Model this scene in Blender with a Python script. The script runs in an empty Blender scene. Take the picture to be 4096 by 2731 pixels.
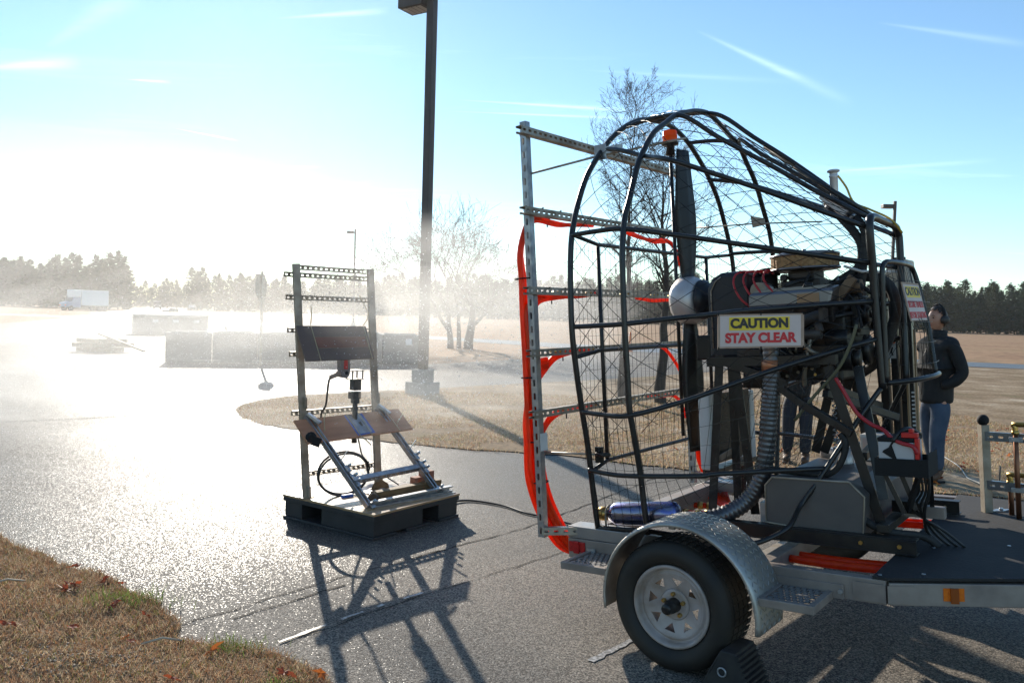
import bpy, bmesh, math, random
import numpy as np
from mathutils import Vector, Matrix, noise as mnoise
R = random.Random(7)
rad = math.radians
scene = bpy.context.scene
COL = scene.collection

# ------------------------------------------------------------------ camera, sky, sun, exposure
cam_d = bpy.data.cameras.new('camera'); cam = bpy.data.objects.new('camera', cam_d); COL.objects.link(cam)
cam_d.sensor_width = 36.0; cam_d.lens = 28.96; cam_d.clip_start = 0.05; cam_d.clip_end = 4000
PITCH, ROLL, CAMH = .0334, .0293, 1.73
_f = Vector((0, math.cos(PITCH), -math.sin(PITCH))); _u = Vector((0, math.sin(PITCH), math.cos(PITCH))); _r = Vector((1, 0, 0))
_r2 = math.cos(ROLL)*_r + math.sin(ROLL)*_u; _u2 = math.cos(ROLL)*_u - math.sin(ROLL)*_r
cam.matrix_world = Matrix(((_r2.x, _u2.x, -_f.x, 0), (_r2.y, _u2.y, -_f.y, 0), (_r2.z, _u2.z, -_f.z, CAMH), (0, 0, 0, 1)))
scene.camera = cam
SUN = Vector((-.2954, .8926, .3408)).normalized()
SUN_EL = math.asin(SUN.z); SUN_AZ = math.atan2(SUN.x, SUN.y)
sd = bpy.data.lights.new('sun', 'SUN'); sd.energy = 4.6; sd.angle = rad(.53); sd.color = (1, .91, .78)
so = bpy.data.objects.new('sun', sd); COL.objects.link(so)
so.rotation_euler = SUN.to_track_quat('Z', 'Y').to_euler(); so.location = SUN*60
scene.view_settings.view_transform = 'Standard'; scene.view_settings.look = 'None'
scene.view_settings.exposure = 0.56; scene.view_settings.gamma = 1.0; scene.view_settings.use_curve_mapping = False
scene.cycles.max_bounces = 6; scene.cycles.transparent_max_bounces = 12; scene.cycles.volume_bounces = 0
scene.cycles.use_denoising = True
try: scene.cycles.volume_step_rate = 4.0; scene.cycles.volume_max_steps = 64
except Exception: pass

world = bpy.data.worlds.new('World'); scene.world = world; world.use_nodes = True
wn, wl = world.node_tree.nodes, world.node_tree.links
wn.clear()
def WN(t, **kw):
    n = wn.new(t)
    for k, v in kw.items(): setattr(n, k, v)
    return n
def wmath(op, a, b=None, c=None):
    n = WN('ShaderNodeMath', operation=op)
    for i, x in enumerate((a, b, c)):
        if x is None: continue
        if isinstance(x, (int, float)): n.inputs[i].default_value = x
        else: wl.new(x, n.inputs[i])
    return n.outputs[0]
sky = WN('ShaderNodeTexSky', sky_type='NISHITA', sun_disc=False, sun_elevation=SUN_EL, sun_rotation=SUN_AZ, altitude=30.0,
         air_density=1.0, dust_density=.045, ozone_density=1.9)
SKY = .118
bg = WN('ShaderNodeBackground'); bg.inputs['Strength'].default_value = SKY
out = WN('ShaderNodeOutputWorld')
tc = WN('ShaderNodeTexCoord'); GEN = tc.outputs['Generated']
# thin cirrus: streaked noise on the plane of the cloud layer
sep = WN('ShaderNodeSeparateXYZ'); wl.new(GEN, sep.inputs[0])
zz = wmath('MAXIMUM', wmath('ADD', sep.outputs['Z'], .06), .03)
px_ = wmath('DIVIDE', sep.outputs['X'], zz); py_ = wmath('DIVIDE', sep.outputs['Y'], zz)
cmb = WN('ShaderNodeCombineXYZ'); wl.new(wmath('MULTIPLY', px_, .35), cmb.inputs[0]); wl.new(wmath('MULTIPLY', py_, 1.1), cmb.inputs[1])
nz = WN('ShaderNodeTexNoise'); nz.inputs['Scale'].default_value = 1.3; nz.inputs['Detail'].default_value = 7; nz.inputs['Roughness'].default_value = .62
nz.inputs['Distortion'].default_value = .5
wl.new(cmb.outputs[0], nz.inputs['Vector'])
mr = WN('ShaderNodeMapRange'); mr.inputs['From Min'].default_value = .56; mr.inputs['From Max'].default_value = .82; mr.inputs['To Max'].default_value = .28
wl.new(nz.outputs['Fac'], mr.inputs['Value'])
cloud = mr.outputs[0]
# contrails: narrow bands round great circles between two directions
def pdir(px, py):
    d = _r2*((px-2048)/3295) + _u2*((1365.5-py)/3295) + _f
    return d.normalized()
def contrail(p0, p1, w0, amp):
    global cloud
    a, b = pdir(*p0), pdir(*p1)
    n = a.cross(b).normalized(); t = (b-a).normalized()
    d1 = WN('ShaderNodeVectorMath', operation='DOT_PRODUCT'); d1.inputs[1].default_value = n; wl.new(GEN, d1.inputs[0])
    d2 = WN('ShaderNodeVectorMath', operation='DOT_PRODUCT'); d2.inputs[1].default_value = t; wl.new(GEN, d2.inputs[0])
    d3 = WN('ShaderNodeVectorMath', operation='DOT_PRODUCT'); d3.inputs[1].default_value = (a+b).normalized(); wl.new(GEN, d3.inputs[0])
    s0, s1 = a.dot(t), b.dot(t)
    e = wmath('DIVIDE', wmath('SUBTRACT', d2.outputs['Value'], s0), s1-s0)
    prof = wmath('MULTIPLY', wmath('MULTIPLY', e, wmath('SUBTRACT', 1.0, e)), 4.0)
    prof = wmath('MULTIPLY', wmath('MAXIMUM', prof, 0.0), wmath('GREATER_THAN', d3.outputs['Value'], .5))
    ww = wmath('ADD', wmath('MULTIPLY', e, w0*.45), w0*.12)
    q = wmath('DIVIDE', d1.outputs['Value'], ww)
    g = wmath('EXPONENT', wmath('MULTIPLY', wmath('MULTIPLY', q, q), -1.0))
    n2 = wmath('MAXIMUM', wmath('MULTIPLY_ADD', nz.outputs['Fac'], 2.4, -.65), .05)
    cloud = wmath('ADD', cloud, wmath('MULTIPLY', wmath('MULTIPLY', wmath('MULTIPLY', g, prof), amp), n2))
for c in [((2780, 120), (3420, 420), .010, .55), ((3500, 90), (4150, 185), .007, .4), ((1830, 400), (2560, 445), .004, .5), ((1780, 445), (2600, 478), .003, .4),
          ((-120, 275), (330, 250), .012, .5), ((1100, 75), (1560, 45), .006, .6), ((690, 512), (960, 565), .002, .9), ((500, 318), (690, 330), .003, .6),
          ((3280, 690), (4000, 640), .005, .3), ((800, 672), (1300, 668), .003, .5), ((-100, 700), (700, 725), .006, .4), ((2300, 280), (3200, 330), .006, .25),
          ((180, 190), (560, -40), .022, .35)]:
    contrail(*c)
cm = wmath('MINIMUM', cloud, .8)
tint = WN('ShaderNodeMix', data_type='RGBA', blend_type='MULTIPLY'); tint.inputs['Factor'].default_value = 1.0; tint.inputs[7].default_value = (.86, 1.0, 1.06, 1); wl.new(sky.outputs[0], tint.inputs[6])
mixc = WN('ShaderNodeMix', data_type='RGBA')
wl.new(cm, mixc.inputs['Factor']); wl.new(tint.outputs[2], mixc.inputs[6])
addc = WN('ShaderNodeMix', data_type='RGBA', blend_type='ADD'); addc.inputs['Factor'].default_value = 1.0
wl.new(tint.outputs[2], addc.inputs[6]); addc.inputs[7].default_value = (5.0, 5.2, 5.4, 1)
wl.new(addc.outputs[2], mixc.inputs[7]); wl.new(mixc.outputs[2], bg.inputs['Color']); wl.new(bg.outputs[0], out.inputs['Surface'])

# ------------------------------------------------------------------ materials
MATS = {}
def mat(name, col, rough=.6, metal=0.0, col2=None, scale=8.0, detail=4.0, lo=.35, hi=.65, bump=0.0, bscale=None, rvar=0.0, spec=.5, trans=0.0, stretch=None, coat=0.0, alpha=None):
    if name in MATS: return MATS[name]
    m = bpy.data.materials.new(name); m.use_nodes = True; nt = m.node_tree; N, Lk = nt.nodes, nt.links
    b = N['Principled BSDF']; b.inputs['Roughness'].default_value = rough; b.inputs['Metallic'].default_value = metal
    b.inputs['Specular IOR Level'].default_value = spec; b.inputs['Base Color'].default_value = (*col, 1); b.inputs['Coat Weight'].default_value = coat
    tcn = N.new('ShaderNodeTexCoord'); vec = tcn.outputs['Object']
    if stretch:
        mp = N.new('ShaderNodeMapping'); mp.inputs['Scale'].default_value = stretch; Lk.new(vec, mp.inputs[0]); vec = mp.outputs[0]
    n1 = N.new('ShaderNodeTexNoise'); n1.inputs['Scale'].default_value = scale; n1.inputs['Detail'].default_value = detail; Lk.new(vec, n1.inputs['Vector'])
    colout = None
    if col2 is not None:
        mrn = N.new('ShaderNodeMapRange'); mrn.inputs['From Min'].default_value = lo; mrn.inputs['From Max'].default_value = hi; Lk.new(n1.outputs['Fac'], mrn.inputs['Value'])
        mx = N.new('ShaderNodeMix'); mx.data_type = 'RGBA'; mx.inputs[6].default_value = (*col, 1); mx.inputs[7].default_value = (*col2, 1)
        Lk.new(mrn.outputs[0], mx.inputs['Factor']); Lk.new(mx.outputs[2], b.inputs['Base Color']); colout = mx.outputs[2]
    if rvar:
        mr2 = N.new('ShaderNodeMapRange'); mr2.inputs['To Min'].default_value = max(.03, rough-rvar); mr2.inputs['To Max'].default_value = min(1, rough+rvar)
        mr2.inputs['From Min'].default_value = .3; mr2.inputs['From Max'].default_value = .7
        Lk.new(n1.outputs['Fac'], mr2.inputs['Value']); Lk.new(mr2.outputs[0], b.inputs['Roughness'])
    if bump:
        n2 = N.new('ShaderNodeTexNoise'); n2.inputs['Scale'].default_value = bscale or scale*4; n2.inputs['Detail'].default_value = 3; Lk.new(vec, n2.inputs['Vector'])
        bp = N.new('ShaderNodeBump'); bp.inputs['Strength'].default_value = bump; bp.inputs['Distance'].default_value = .02
        Lk.new(n2.outputs['Fac'], bp.inputs['Height']); Lk.new(bp.outputs[0], b.inputs['Normal'])
    if trans:
        tr = N.new('ShaderNodeBsdfTranslucent'); ms = N.new('ShaderNodeMixShader'); ms.inputs[0].default_value = trans
        if colout is not None: Lk.new(colout, tr.inputs['Color'])
        else: tr.inputs['Color'].default_value = (*col, 1)
        o = N['Material Output']; Lk.new(b.outputs[0], ms.inputs[1]); Lk.new(tr.outputs[0], ms.inputs[2]); Lk.new(ms.outputs[0], o.inputs['Surface'])
    MATS[name] = m
    return m
M_galv = mat('galvanized_steel', (.48, .49, .5), .42, .85, (.33, .34, .36), 22, rvar=.12, bump=.08)
M_galvw = mat('weathered_strut', (.45, .40, .33), .5, .55, (.28, .23, .17), 9, rvar=.1, bump=.1)
M_alu = mat('mill_aluminium', (.34, .33, .32), .48, .6, (.26, .25, .245), 5, rvar=.1, bump=.05)
M_alud = mat('dull_aluminium', (.33, .285, .25), .55, .4, (.24, .2, .175), 7, rvar=.1, bump=.06)
M_tread = mat('tread_plate_aluminium', (.5, .48, .44), .48, .7, (.36, .34, .30), 6, rvar=.08, bump=.05)
M_black = mat('black_painted_tube', (.012, .012, .013), .34, 0, (.022, .02, .018), 14, rvar=.08)
M_blackm = mat('black_satin_metal', (.014, .014, .016), .4, .2, (.03, .026, .02), 9, rvar=.1, bump=.06)
M_wire = mat('dark_steel_wire', (.03, .028, .026), .4, .6)
M_rubber = mat('black_rubber', (.016, .016, .017), .7, 0, (.03, .028, .025), 12, bump=.1)
M_tyre = mat('tyre_rubber', (.013, .012, .011), .68, 0, (.028, .022, .015), 5, bump=.06)
M_rim = mat('white_painted_wheel', (.44, .38, .355), .5, .1, (.3, .235, .19), 9, rvar=.08)
M_brass = mat('brass', (.55, .36, .12), .35, 1)
M_copper = mat('weathered_copper_pipe', (.30, .13, .07), .45, .8, (.2, .09, .05), 14)
M_deck = mat('black_rubber_deck', (.016, .015, .015), .8, 0, (.026, .025, .024), 4, bump=.12, bscale=60)
M_hose = mat('orange_red_tubing', (1.0, .10, .012), .35, 0, (.9, .065, .01), 20, trans=.55)
M_lens = mat('orange_beacon_lens', (.95, .17, .01), .2, 0, trans=.5)
M_amber = mat('amber_reflector', (.85, .2, .01), .25, 0, (.7, .14, .01), 60)
M_red = mat('red_reflector', (.5, .02, .02), .25, 0, (.38, .012, .012), 60)
M_flex = mat('ribbed_exhaust_hose', (.16, .16, .17), .38, .85, (.1, .1, .1), 10)
M_chrome = mat('chromed_cover', (.22, .22, .23), .34, .9, bump=.02)
M_iron = mat('sooty_cast_iron', (.075, .06, .05), .55, .3, (.045, .038, .034), 14, bump=.15)
M_tank = mat('shade_toned_tank_aluminium', (.15, .137, .128), .5, .35, (.11, .1, .095), 3, rvar=.1, bump=.04)  # darker aluminium for the tank: shade on its near side put into the colour
M_polish = mat('polished_hub', (.68, .65, .63), .45, .55, (.55, .5, .48), 6)
M_filter = mat('tan_filter_gauze', (.42, .24, .1), .8, 0, (.28, .15, .06), 60, lo=.4, hi=.6, bump=.3, bscale=90)
M_blade = mat('black_propeller_blade', (.015, .015, .015), .4)
M_belt = mat('dark_blue_black_housing', (.013, .014, .02), .45, 0, (.02, .02, .025), 6)
M_white = mat('white_plastic', (.72, .72, .7), .5, 0, (.62, .61, .58), 5)
M_jug = mat('translucent_white_jug', (.7, .66, .56), .45, 0, trans=.4)
M_sign = mat('white_sign_sheet', (.70, .56, .50), .55, 0, (.62, .49, .43), 4)
M_signwood = mat('tan_sign_edge', (.48, .33, .24), .7, 0, (.4, .26, .18), 20)
M_yel = mat('sign_yellow', (.85, .58, .03), .5)
M_ink = mat('sign_black_ink', (.03, .022, .02), .5)
M_rink = mat('sign_red_ink', (.62, .02, .025), .5)
M_muff = mat('heat_blued_muffler', (.3, .3, .36), .25, .95, (.14, .16, .38), 7, lo=.42, hi=.6, stretch=(1, 4, 5))
M_fin = mat('brown_radiator_core', (.12, .075, .045), .65, .2, (.16, .10, .06), 30)
M_redcab = mat('red_cable', (.42, .02, .025), .4)
M_redpl = mat('red_plastic', (.6, .02, .015), .4)
M_yellowt = mat('yellow_tubing', (.75, .56, .12), .35, trans=.4)
M_ply = mat('wet_plywood', (.52, .25, .14), .42, 0, (.40, .18, .095), 3, stretch=(1, 8, 1), rvar=.1, bump=.08)
M_plytop = mat('pallet_plywood', (.5, .31, .15), .3, 0, (.34, .22, .12), 4, stretch=(1, 6, 1), rvar=.1)
M_wood = mat('rough_timber', (.22, .14, .06), .7, 0, (.14, .085, .035), 5, stretch=(1, 9, 9), bump=.2)
M_brick = mat('terracotta_block', (.4, .18, .11), .8, 0, (.33, .13, .08), 20)
M_dplate = mat('dark_brown_plate', (.11, .075, .06), .45, .1, (.16, .105, .08), 5, rvar=.1)
M_rustp = mat('rust_brown_panel', (.27, .11, .065), .45, .1, (.19, .075, .045), 6)
M_pallet = mat('black_plastic_pallet', (.018, .019, .021), .5, 0, (.03, .03, .032), 7)
M_tie = mat('pale_cable_tie', (.7, .62, .42), .4, trans=.35)
M_tape = mat('blue_tape', (.08, .16, .5), .5)
M_bluec = mat('blue_connector', (.05, .16, .55), .4)
M_bronze = mat('dark_bronze_paint', (.045, .035, .034), .45, .2, (.055, .043, .04), 3)
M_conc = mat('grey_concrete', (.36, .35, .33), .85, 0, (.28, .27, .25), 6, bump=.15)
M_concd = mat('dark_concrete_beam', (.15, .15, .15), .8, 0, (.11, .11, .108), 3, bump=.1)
M_glass = mat('dark_glass', (.03, .035, .04), .08)
M_truckw = mat('white_truck_paint', (.75, .76, .78), .35)
M_truckb = mat('dark_truck_paint', (.03, .035, .05), .35)
M_silver = mat('silver_car_paint', (.5, .5, .52), .3, .5)
M_orange = mat('traffic_orange', (.8, .14, .02), .55)
M_skin = mat('skin', (.5, .26, .17), .5, 0, (.42, .19, .12), 12)
M_hair = mat('dark_brown_hair', (.025, .014, .008), .5, 0, (.04, .022, .012), 40, bump=.4, bscale=80)
M_jacket = mat('black_jacket', (.006, .006, .007), .8, 0, (.012, .012, .012), 6, bump=.35, bscale=14)
M_jeans = mat('blue_jeans', (.03, .05, .085), .85, 0, (.06, .085, .125), 6, bump=.25, bscale=22)
M_djeans = mat('dark_trousers', (.012, .016, .026), .85, 0, (.02, .025, .036), 6, bump=.25, bscale=22)
M_boot = mat('dark_boots', (.02, .015, .012), .6)
M_bootb = mat('brown_boots', (.10, .045, .02), .6)
M_eye = mat('eye_dark', (.02, .015, .012), .25)
M_lip = mat('lips', (.36, .12, .1), .5)
M_bark = mat('grey_brown_bark', (.085, .065, .05), .85, 0, (.05, .038, .03), 12, stretch=(1, 1, .25), bump=.5, bscale=30)
M_twig = mat('dark_twigs', (.05, .036, .028), .8, 0, (.08, .06, .05), 3)
M_needle = mat('pine_needles', (.05, .075, .025), .75, 0, (.028, .045, .018), .7, lo=.3, hi=.7, trans=.25)
M_needle2 = mat('olive_pine_needles', (.075, .085, .03), .75, 0, (.04, .055, .02), .7, lo=.3, hi=.7, trans=.25)
M_paint = mat('white_road_paint', (.48, .47, .45), .5, 0, (.13, .12, .105), 55, lo=.38, hi=.62)
M_crack = mat('black_crack_fill', (.006, .006, .006), .8, spec=.1)
M_cable = mat('black_cable', (.015, .015, .015), .4)
M_greycab = mat('grey_cable', (.2, .2, .19), .5)
M_leaf = mat('dead_oak_leaf', (.42, .1, .035), .5, 0, (.28, .06, .03), 20, trans=.4)
M_leaf2 = mat('orange_dead_leaf', (.62, .2, .03), .5, 0, (.5, .12, .03), 20, trans=.45)
M_stick = mat('bleached_stick', (.5, .4, .28), .7)
M_stone = mat('tan_pebble', (.46, .33, .19), .6, 0, (.3, .26, .22), 14)
M_black2 = mat('matt_black', (.006, .006, .006), .8)

def ground_mat(name, cols, scale, bump=.4, bscale=60, rough=.9, fine=40):
    m = bpy.data.materials.new(name); m.use_nodes = True; N, Lk = m.node_tree.nodes, m.node_tree.links
    b = N['Principled BSDF']; b.inputs['Roughness'].default_value = rough; b.inputs['Specular IOR Level'].default_value = .25
    t = N.new('ShaderNodeTexCoord'); v = t.outputs['Object']
    n1 = N.new('ShaderNodeTexNoise'); n1.inputs['Scale'].default_value = scale; n1.inputs['Detail'].default_value = 8; n1.inputs['Roughness'].default_value = .65; Lk.new(v, n1.inputs['Vector'])
    cr = N.new('ShaderNodeValToRGB'); Lk.new(n1.outputs['Fac'], cr.inputs[0])
    el = cr.color_ramp.elements
    while len(el) < len(cols): el.new(.5)
    for i, (p, c) in enumerate(cols): el[i].position = p; el[i].color = (*c, 1)
    n2 = N.new('ShaderNodeTexNoise'); n2.inputs['Scale'].default_value = fine; n2.inputs['Detail'].default_value = 5; Lk.new(v, n2.inputs['Vector'])
    mx = N.new('ShaderNodeMix'); mx.data_type = 'RGBA'; mx.blend_type = 'MULTIPLY'; mx.inputs['Factor'].default_value = .8
    cr2 = N.new('ShaderNodeValToRGB'); cr2.color_ramp.elements[0].position = .3; cr2.color_ramp.elements[0].color = (.45, .45, .45, 1); cr2.color_ramp.elements[1].position = .68; cr2.color_ramp.elements[1].color = (1.25, 1.25, 1.25, 1)
    Lk.new(n2.outputs['Fac'], cr2.inputs[0]); Lk.new(cr.outputs[0], mx.inputs[6]); Lk.new(cr2.outputs[0], mx.inputs[7]); Lk.new(mx.outputs[2], b.inputs['Base Color'])
    bp = N.new('ShaderNodeBump'); bp.inputs['Strength'].default_value = bump; bp.inputs['Distance'].default_value = .03
    n3 = N.new('ShaderNodeTexNoise'); n3.inputs['Scale'].default_value = bscale; n3.inputs['Detail'].default_value = 4; Lk.new(v, n3.inputs['Vector'])
    Lk.new(n3.outputs['Fac'], bp.inputs['Height']); Lk.new(bp.outputs[0], b.inputs['Normal'])
    return m
M_field = ground_mat('dry_brown_field', [(.3, (.26, .13, .06)), (.5, (.38, .22, .11)), (.62, (.30, .18, .08)), (.78, (.2, .17, .065))], .07, .6, 6, .95, 1.6)
M_turf = ground_mat('thin_dry_turf', [(.30, (.56, .46, .34)), (.43, (.36, .26, .155)), (.57, (.24, .155, .08)), (.72, (.19, .16, .065))], .6, .7, 26, .95, 17)
M_verge = ground_mat('verge_soil', [(.3, (.36, .25, .14)), (.5, (.27, .155, .075)), (.65, (.2, .125, .055)), (.8, (.15, .13, .045))], 1.4, .9, 45, .92, 40)

def asphalt_mat(name, lo, hi, rough, wet, zone=False):
    m = bpy.data.materials.new(name); m.use_nodes = True; N, Lk = m.node_tree.nodes, m.node_tree.links
    b = N['Principled BSDF']; t = N.new('ShaderNodeTexCoord'); v = t.outputs['Object']
    vo = N.new('ShaderNodeTexVoronoi'); vo.inputs['Scale'].default_value = 135; Lk.new(v, vo.inputs['Vector'])
    n1 = N.new('ShaderNodeTexNoise'); n1.inputs['Scale'].default_value = .7; n1.inputs['Detail'].default_value = 6; Lk.new(v, n1.inputs['Vector'])
    sx = N.new('ShaderNodeSeparateColor'); Lk.new(vo.outputs['Color'], sx.inputs[0])
    cr = N.new('ShaderNodeValToRGB'); e = cr.color_ramp.elements; e[0].color = (*lo, 1); e[1].color = (*hi, 1); e[0].position = .25; e[1].position = 1.0
    Lk.new(sx.outputs[0], cr.inputs[0])
    mx = N.new('ShaderNodeMix'); mx.data_type = 'RGBA'; mx.blend_type = 'MULTIPLY'; mx.inputs['Factor'].default_value = .6
    c2 = N.new('ShaderNodeValToRGB'); c2.color_ramp.elements[0].position = .36; c2.color_ramp.elements[0].color = (.4, .4, .41, 1); c2.color_ramp.elements[1].position = .62; c2.color_ramp.elements[1].color = (1.15, 1.13, 1.1, 1)
    Lk.new(n1.outputs['Fac'], c2.inputs[0]); Lk.new(cr.outputs[0], mx.inputs[6]); Lk.new(c2.outputs[0], mx.inputs[7]); Lk.new(mx.outputs[2], b.inputs['Base Color'])
    # roughness: wet near the spray, drier by the trailer
    gr = N.new('ShaderNodeMapRange'); gr.inputs['From Min'].default_value = .3; gr.inputs['From Max'].default_value = .7; gr.inputs['To Min'].default_value = rough-.06; gr.inputs['To Max'].default_value = rough+.06
    Lk.new(n1.outputs['Fac'], gr.inputs['Value']); gj = N.new('ShaderNodeMath'); gj.operation = 'MULTIPLY_ADD'; Lk.new(sx.outputs[1], gj.inputs[0]); gj.inputs[1].default_value = .22; gk = N.new('ShaderNodeMath'); gk.operation = 'SUBTRACT'; Lk.new(gr.outputs[0], gk.inputs[0]); gk.inputs[1].default_value = .11; Lk.new(gk.outputs[0], gj.inputs[2])
    gr = gj; Lk.new(gr.outputs[0], b.inputs['Roughness'])
    b.inputs['Specular IOR Level'].default_value = wet
    if zone:
        # soaked by the spray beyond the seam, damp to dry on the near side
        dp_ = N.new('ShaderNodeVectorMath'); dp_.operation = 'DOT_PRODUCT'; Lk.new(v, dp_.inputs[0]); dp_.inputs[1].default_value = (-.79, .61, 0)
        ds_ = N.new('ShaderNodeMath'); ds_.operation = 'MULTIPLY_ADD'; Lk.new(n1.outputs['Fac'], ds_.inputs[0]); ds_.inputs[1].default_value = 2.2; Lk.new(dp_.outputs['Value'], ds_.inputs[2])
        dc_ = N.new('ShaderNodeVectorMath'); dc_.operation = 'DISTANCE'; Lk.new(v, dc_.inputs[0]); dc_.inputs[1].default_value = (-5.0, 11.0, 0)
        dn_ = N.new('ShaderNodeMath'); dn_.operation = 'MULTIPLY_ADD'; Lk.new(n1.outputs['Fac'], dn_.inputs[0]); dn_.inputs[1].default_value = 5; Lk.new(dc_.outputs['Value'], dn_.inputs[2])
        w2 = N.new('ShaderNodeMapRange'); w2.interpolation_type = 'SMOOTHSTEP'; w2.inputs['From Min'].default_value = 11; w2.inputs['From Max'].default_value = 20; w2.inputs['To Min'].default_value = 1; w2.inputs['To Max'].default_value = 0; Lk.new(dn_.outputs[0], w2.inputs['Value'])
        w1 = N.new('ShaderNodeMapRange'); wz = N.new('ShaderNodeMath'); wz.operation = 'MULTIPLY'; Lk.new(w1.outputs[0], wz.inputs[0]); Lk.new(w2.outputs[0], wz.inputs[1])
        mx2 = N.new('ShaderNodeMix'); mx2.data_type = 'RGBA'; mx2.blend_type = 'MULTIPLY'; Lk.new(wz.outputs[0], mx2.inputs['Factor']); Lk.new(mx.outputs[2], mx2.inputs[6]); mx2.inputs[7].default_value = (.32, .33, .34, 1); Lk.new(mx2.outputs[2], b.inputs['Base Color'])
        w1.interpolation_type = 'SMOOTHSTEP'; w1.inputs['From Min'].default_value = 4.6; w1.inputs['From Max'].default_value = 6.6; Lk.new(ds_.outputs[0], w1.inputs['Value'])
        rr_ = N.new('ShaderNodeMath'); rr_.operation = 'MULTIPLY_ADD'; 
        ra_ = N.new('ShaderNodeMath'); ra_.operation = 'ADD'; Lk.new(gr.outputs[0], ra_.inputs[0]); ra_.inputs[1].default_value = .45; 
        th_ = N.new('ShaderNodeMath'); th_.operation = 'MULTIPLY_ADD'; Lk.new(wz.outputs[0], th_.inputs[0]); th_.inputs[1].default_value = -.22; th_.inputs[2].default_value = .972
        mk_ = N.new('ShaderNodeMath'); mk_.operation = 'GREATER_THAN'; Lk.new(sx.outputs[1], mk_.inputs[0]); Lk.new(th_.outputs[0], mk_.inputs[1])
        Lk.new(mk_.outputs[0], rr_.inputs[0]); rr_.inputs[1].default_value = -.50; Lk.new(ra_.outputs[0], rr_.inputs[2]); Lk.new(rr_.outputs[0], b.inputs['Roughness'])
        sp_ = N.new('ShaderNodeMapRange'); Lk.new(wz.outputs[0], sp_.inputs['Value']); sp_.inputs['To Min'].default_value = .2; sp_.inputs['To Max'].default_value = .45; Lk.new(sp_.outputs[0], b.inputs['Specular IOR Level'])
    bp = N.new('ShaderNodeBump'); bp.inputs['Strength'].default_value = .55; bp.inputs['Distance'].default_value = .004
    n3 = N.new('ShaderNodeTexNoise'); n3.inputs['Scale'].default_value = 110; n3.inputs['Detail'].default_value = 2; Lk.new(v, n3.inputs['Vector'])
    ad = N.new('ShaderNodeMath'); ad.operation = 'MULTIPLY_ADD'; Lk.new(vo.outputs['Distance'], ad.inputs[0]); ad.inputs[1].default_value = -.8; Lk.new(n3.outputs['Fac'], ad.inputs[2])
    Lk.new(ad.outputs[0], bp.inputs['Height']); Lk.new(bp.outputs[0], b.inputs['Normal'])
    return m
M_asph = asphalt_mat('wet_asphalt', (.075, .065, .054), (.36, .315, .26), .33, .5, True)
M_asphd = asphalt_mat('damp_asphalt', (.035, .035, .036), (.15, .138, .12), .45, .5)
M_road = asphalt_mat('grey_road_asphalt', (.10, .10, .10), (.18, .175, .165), .5, .45)

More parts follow.
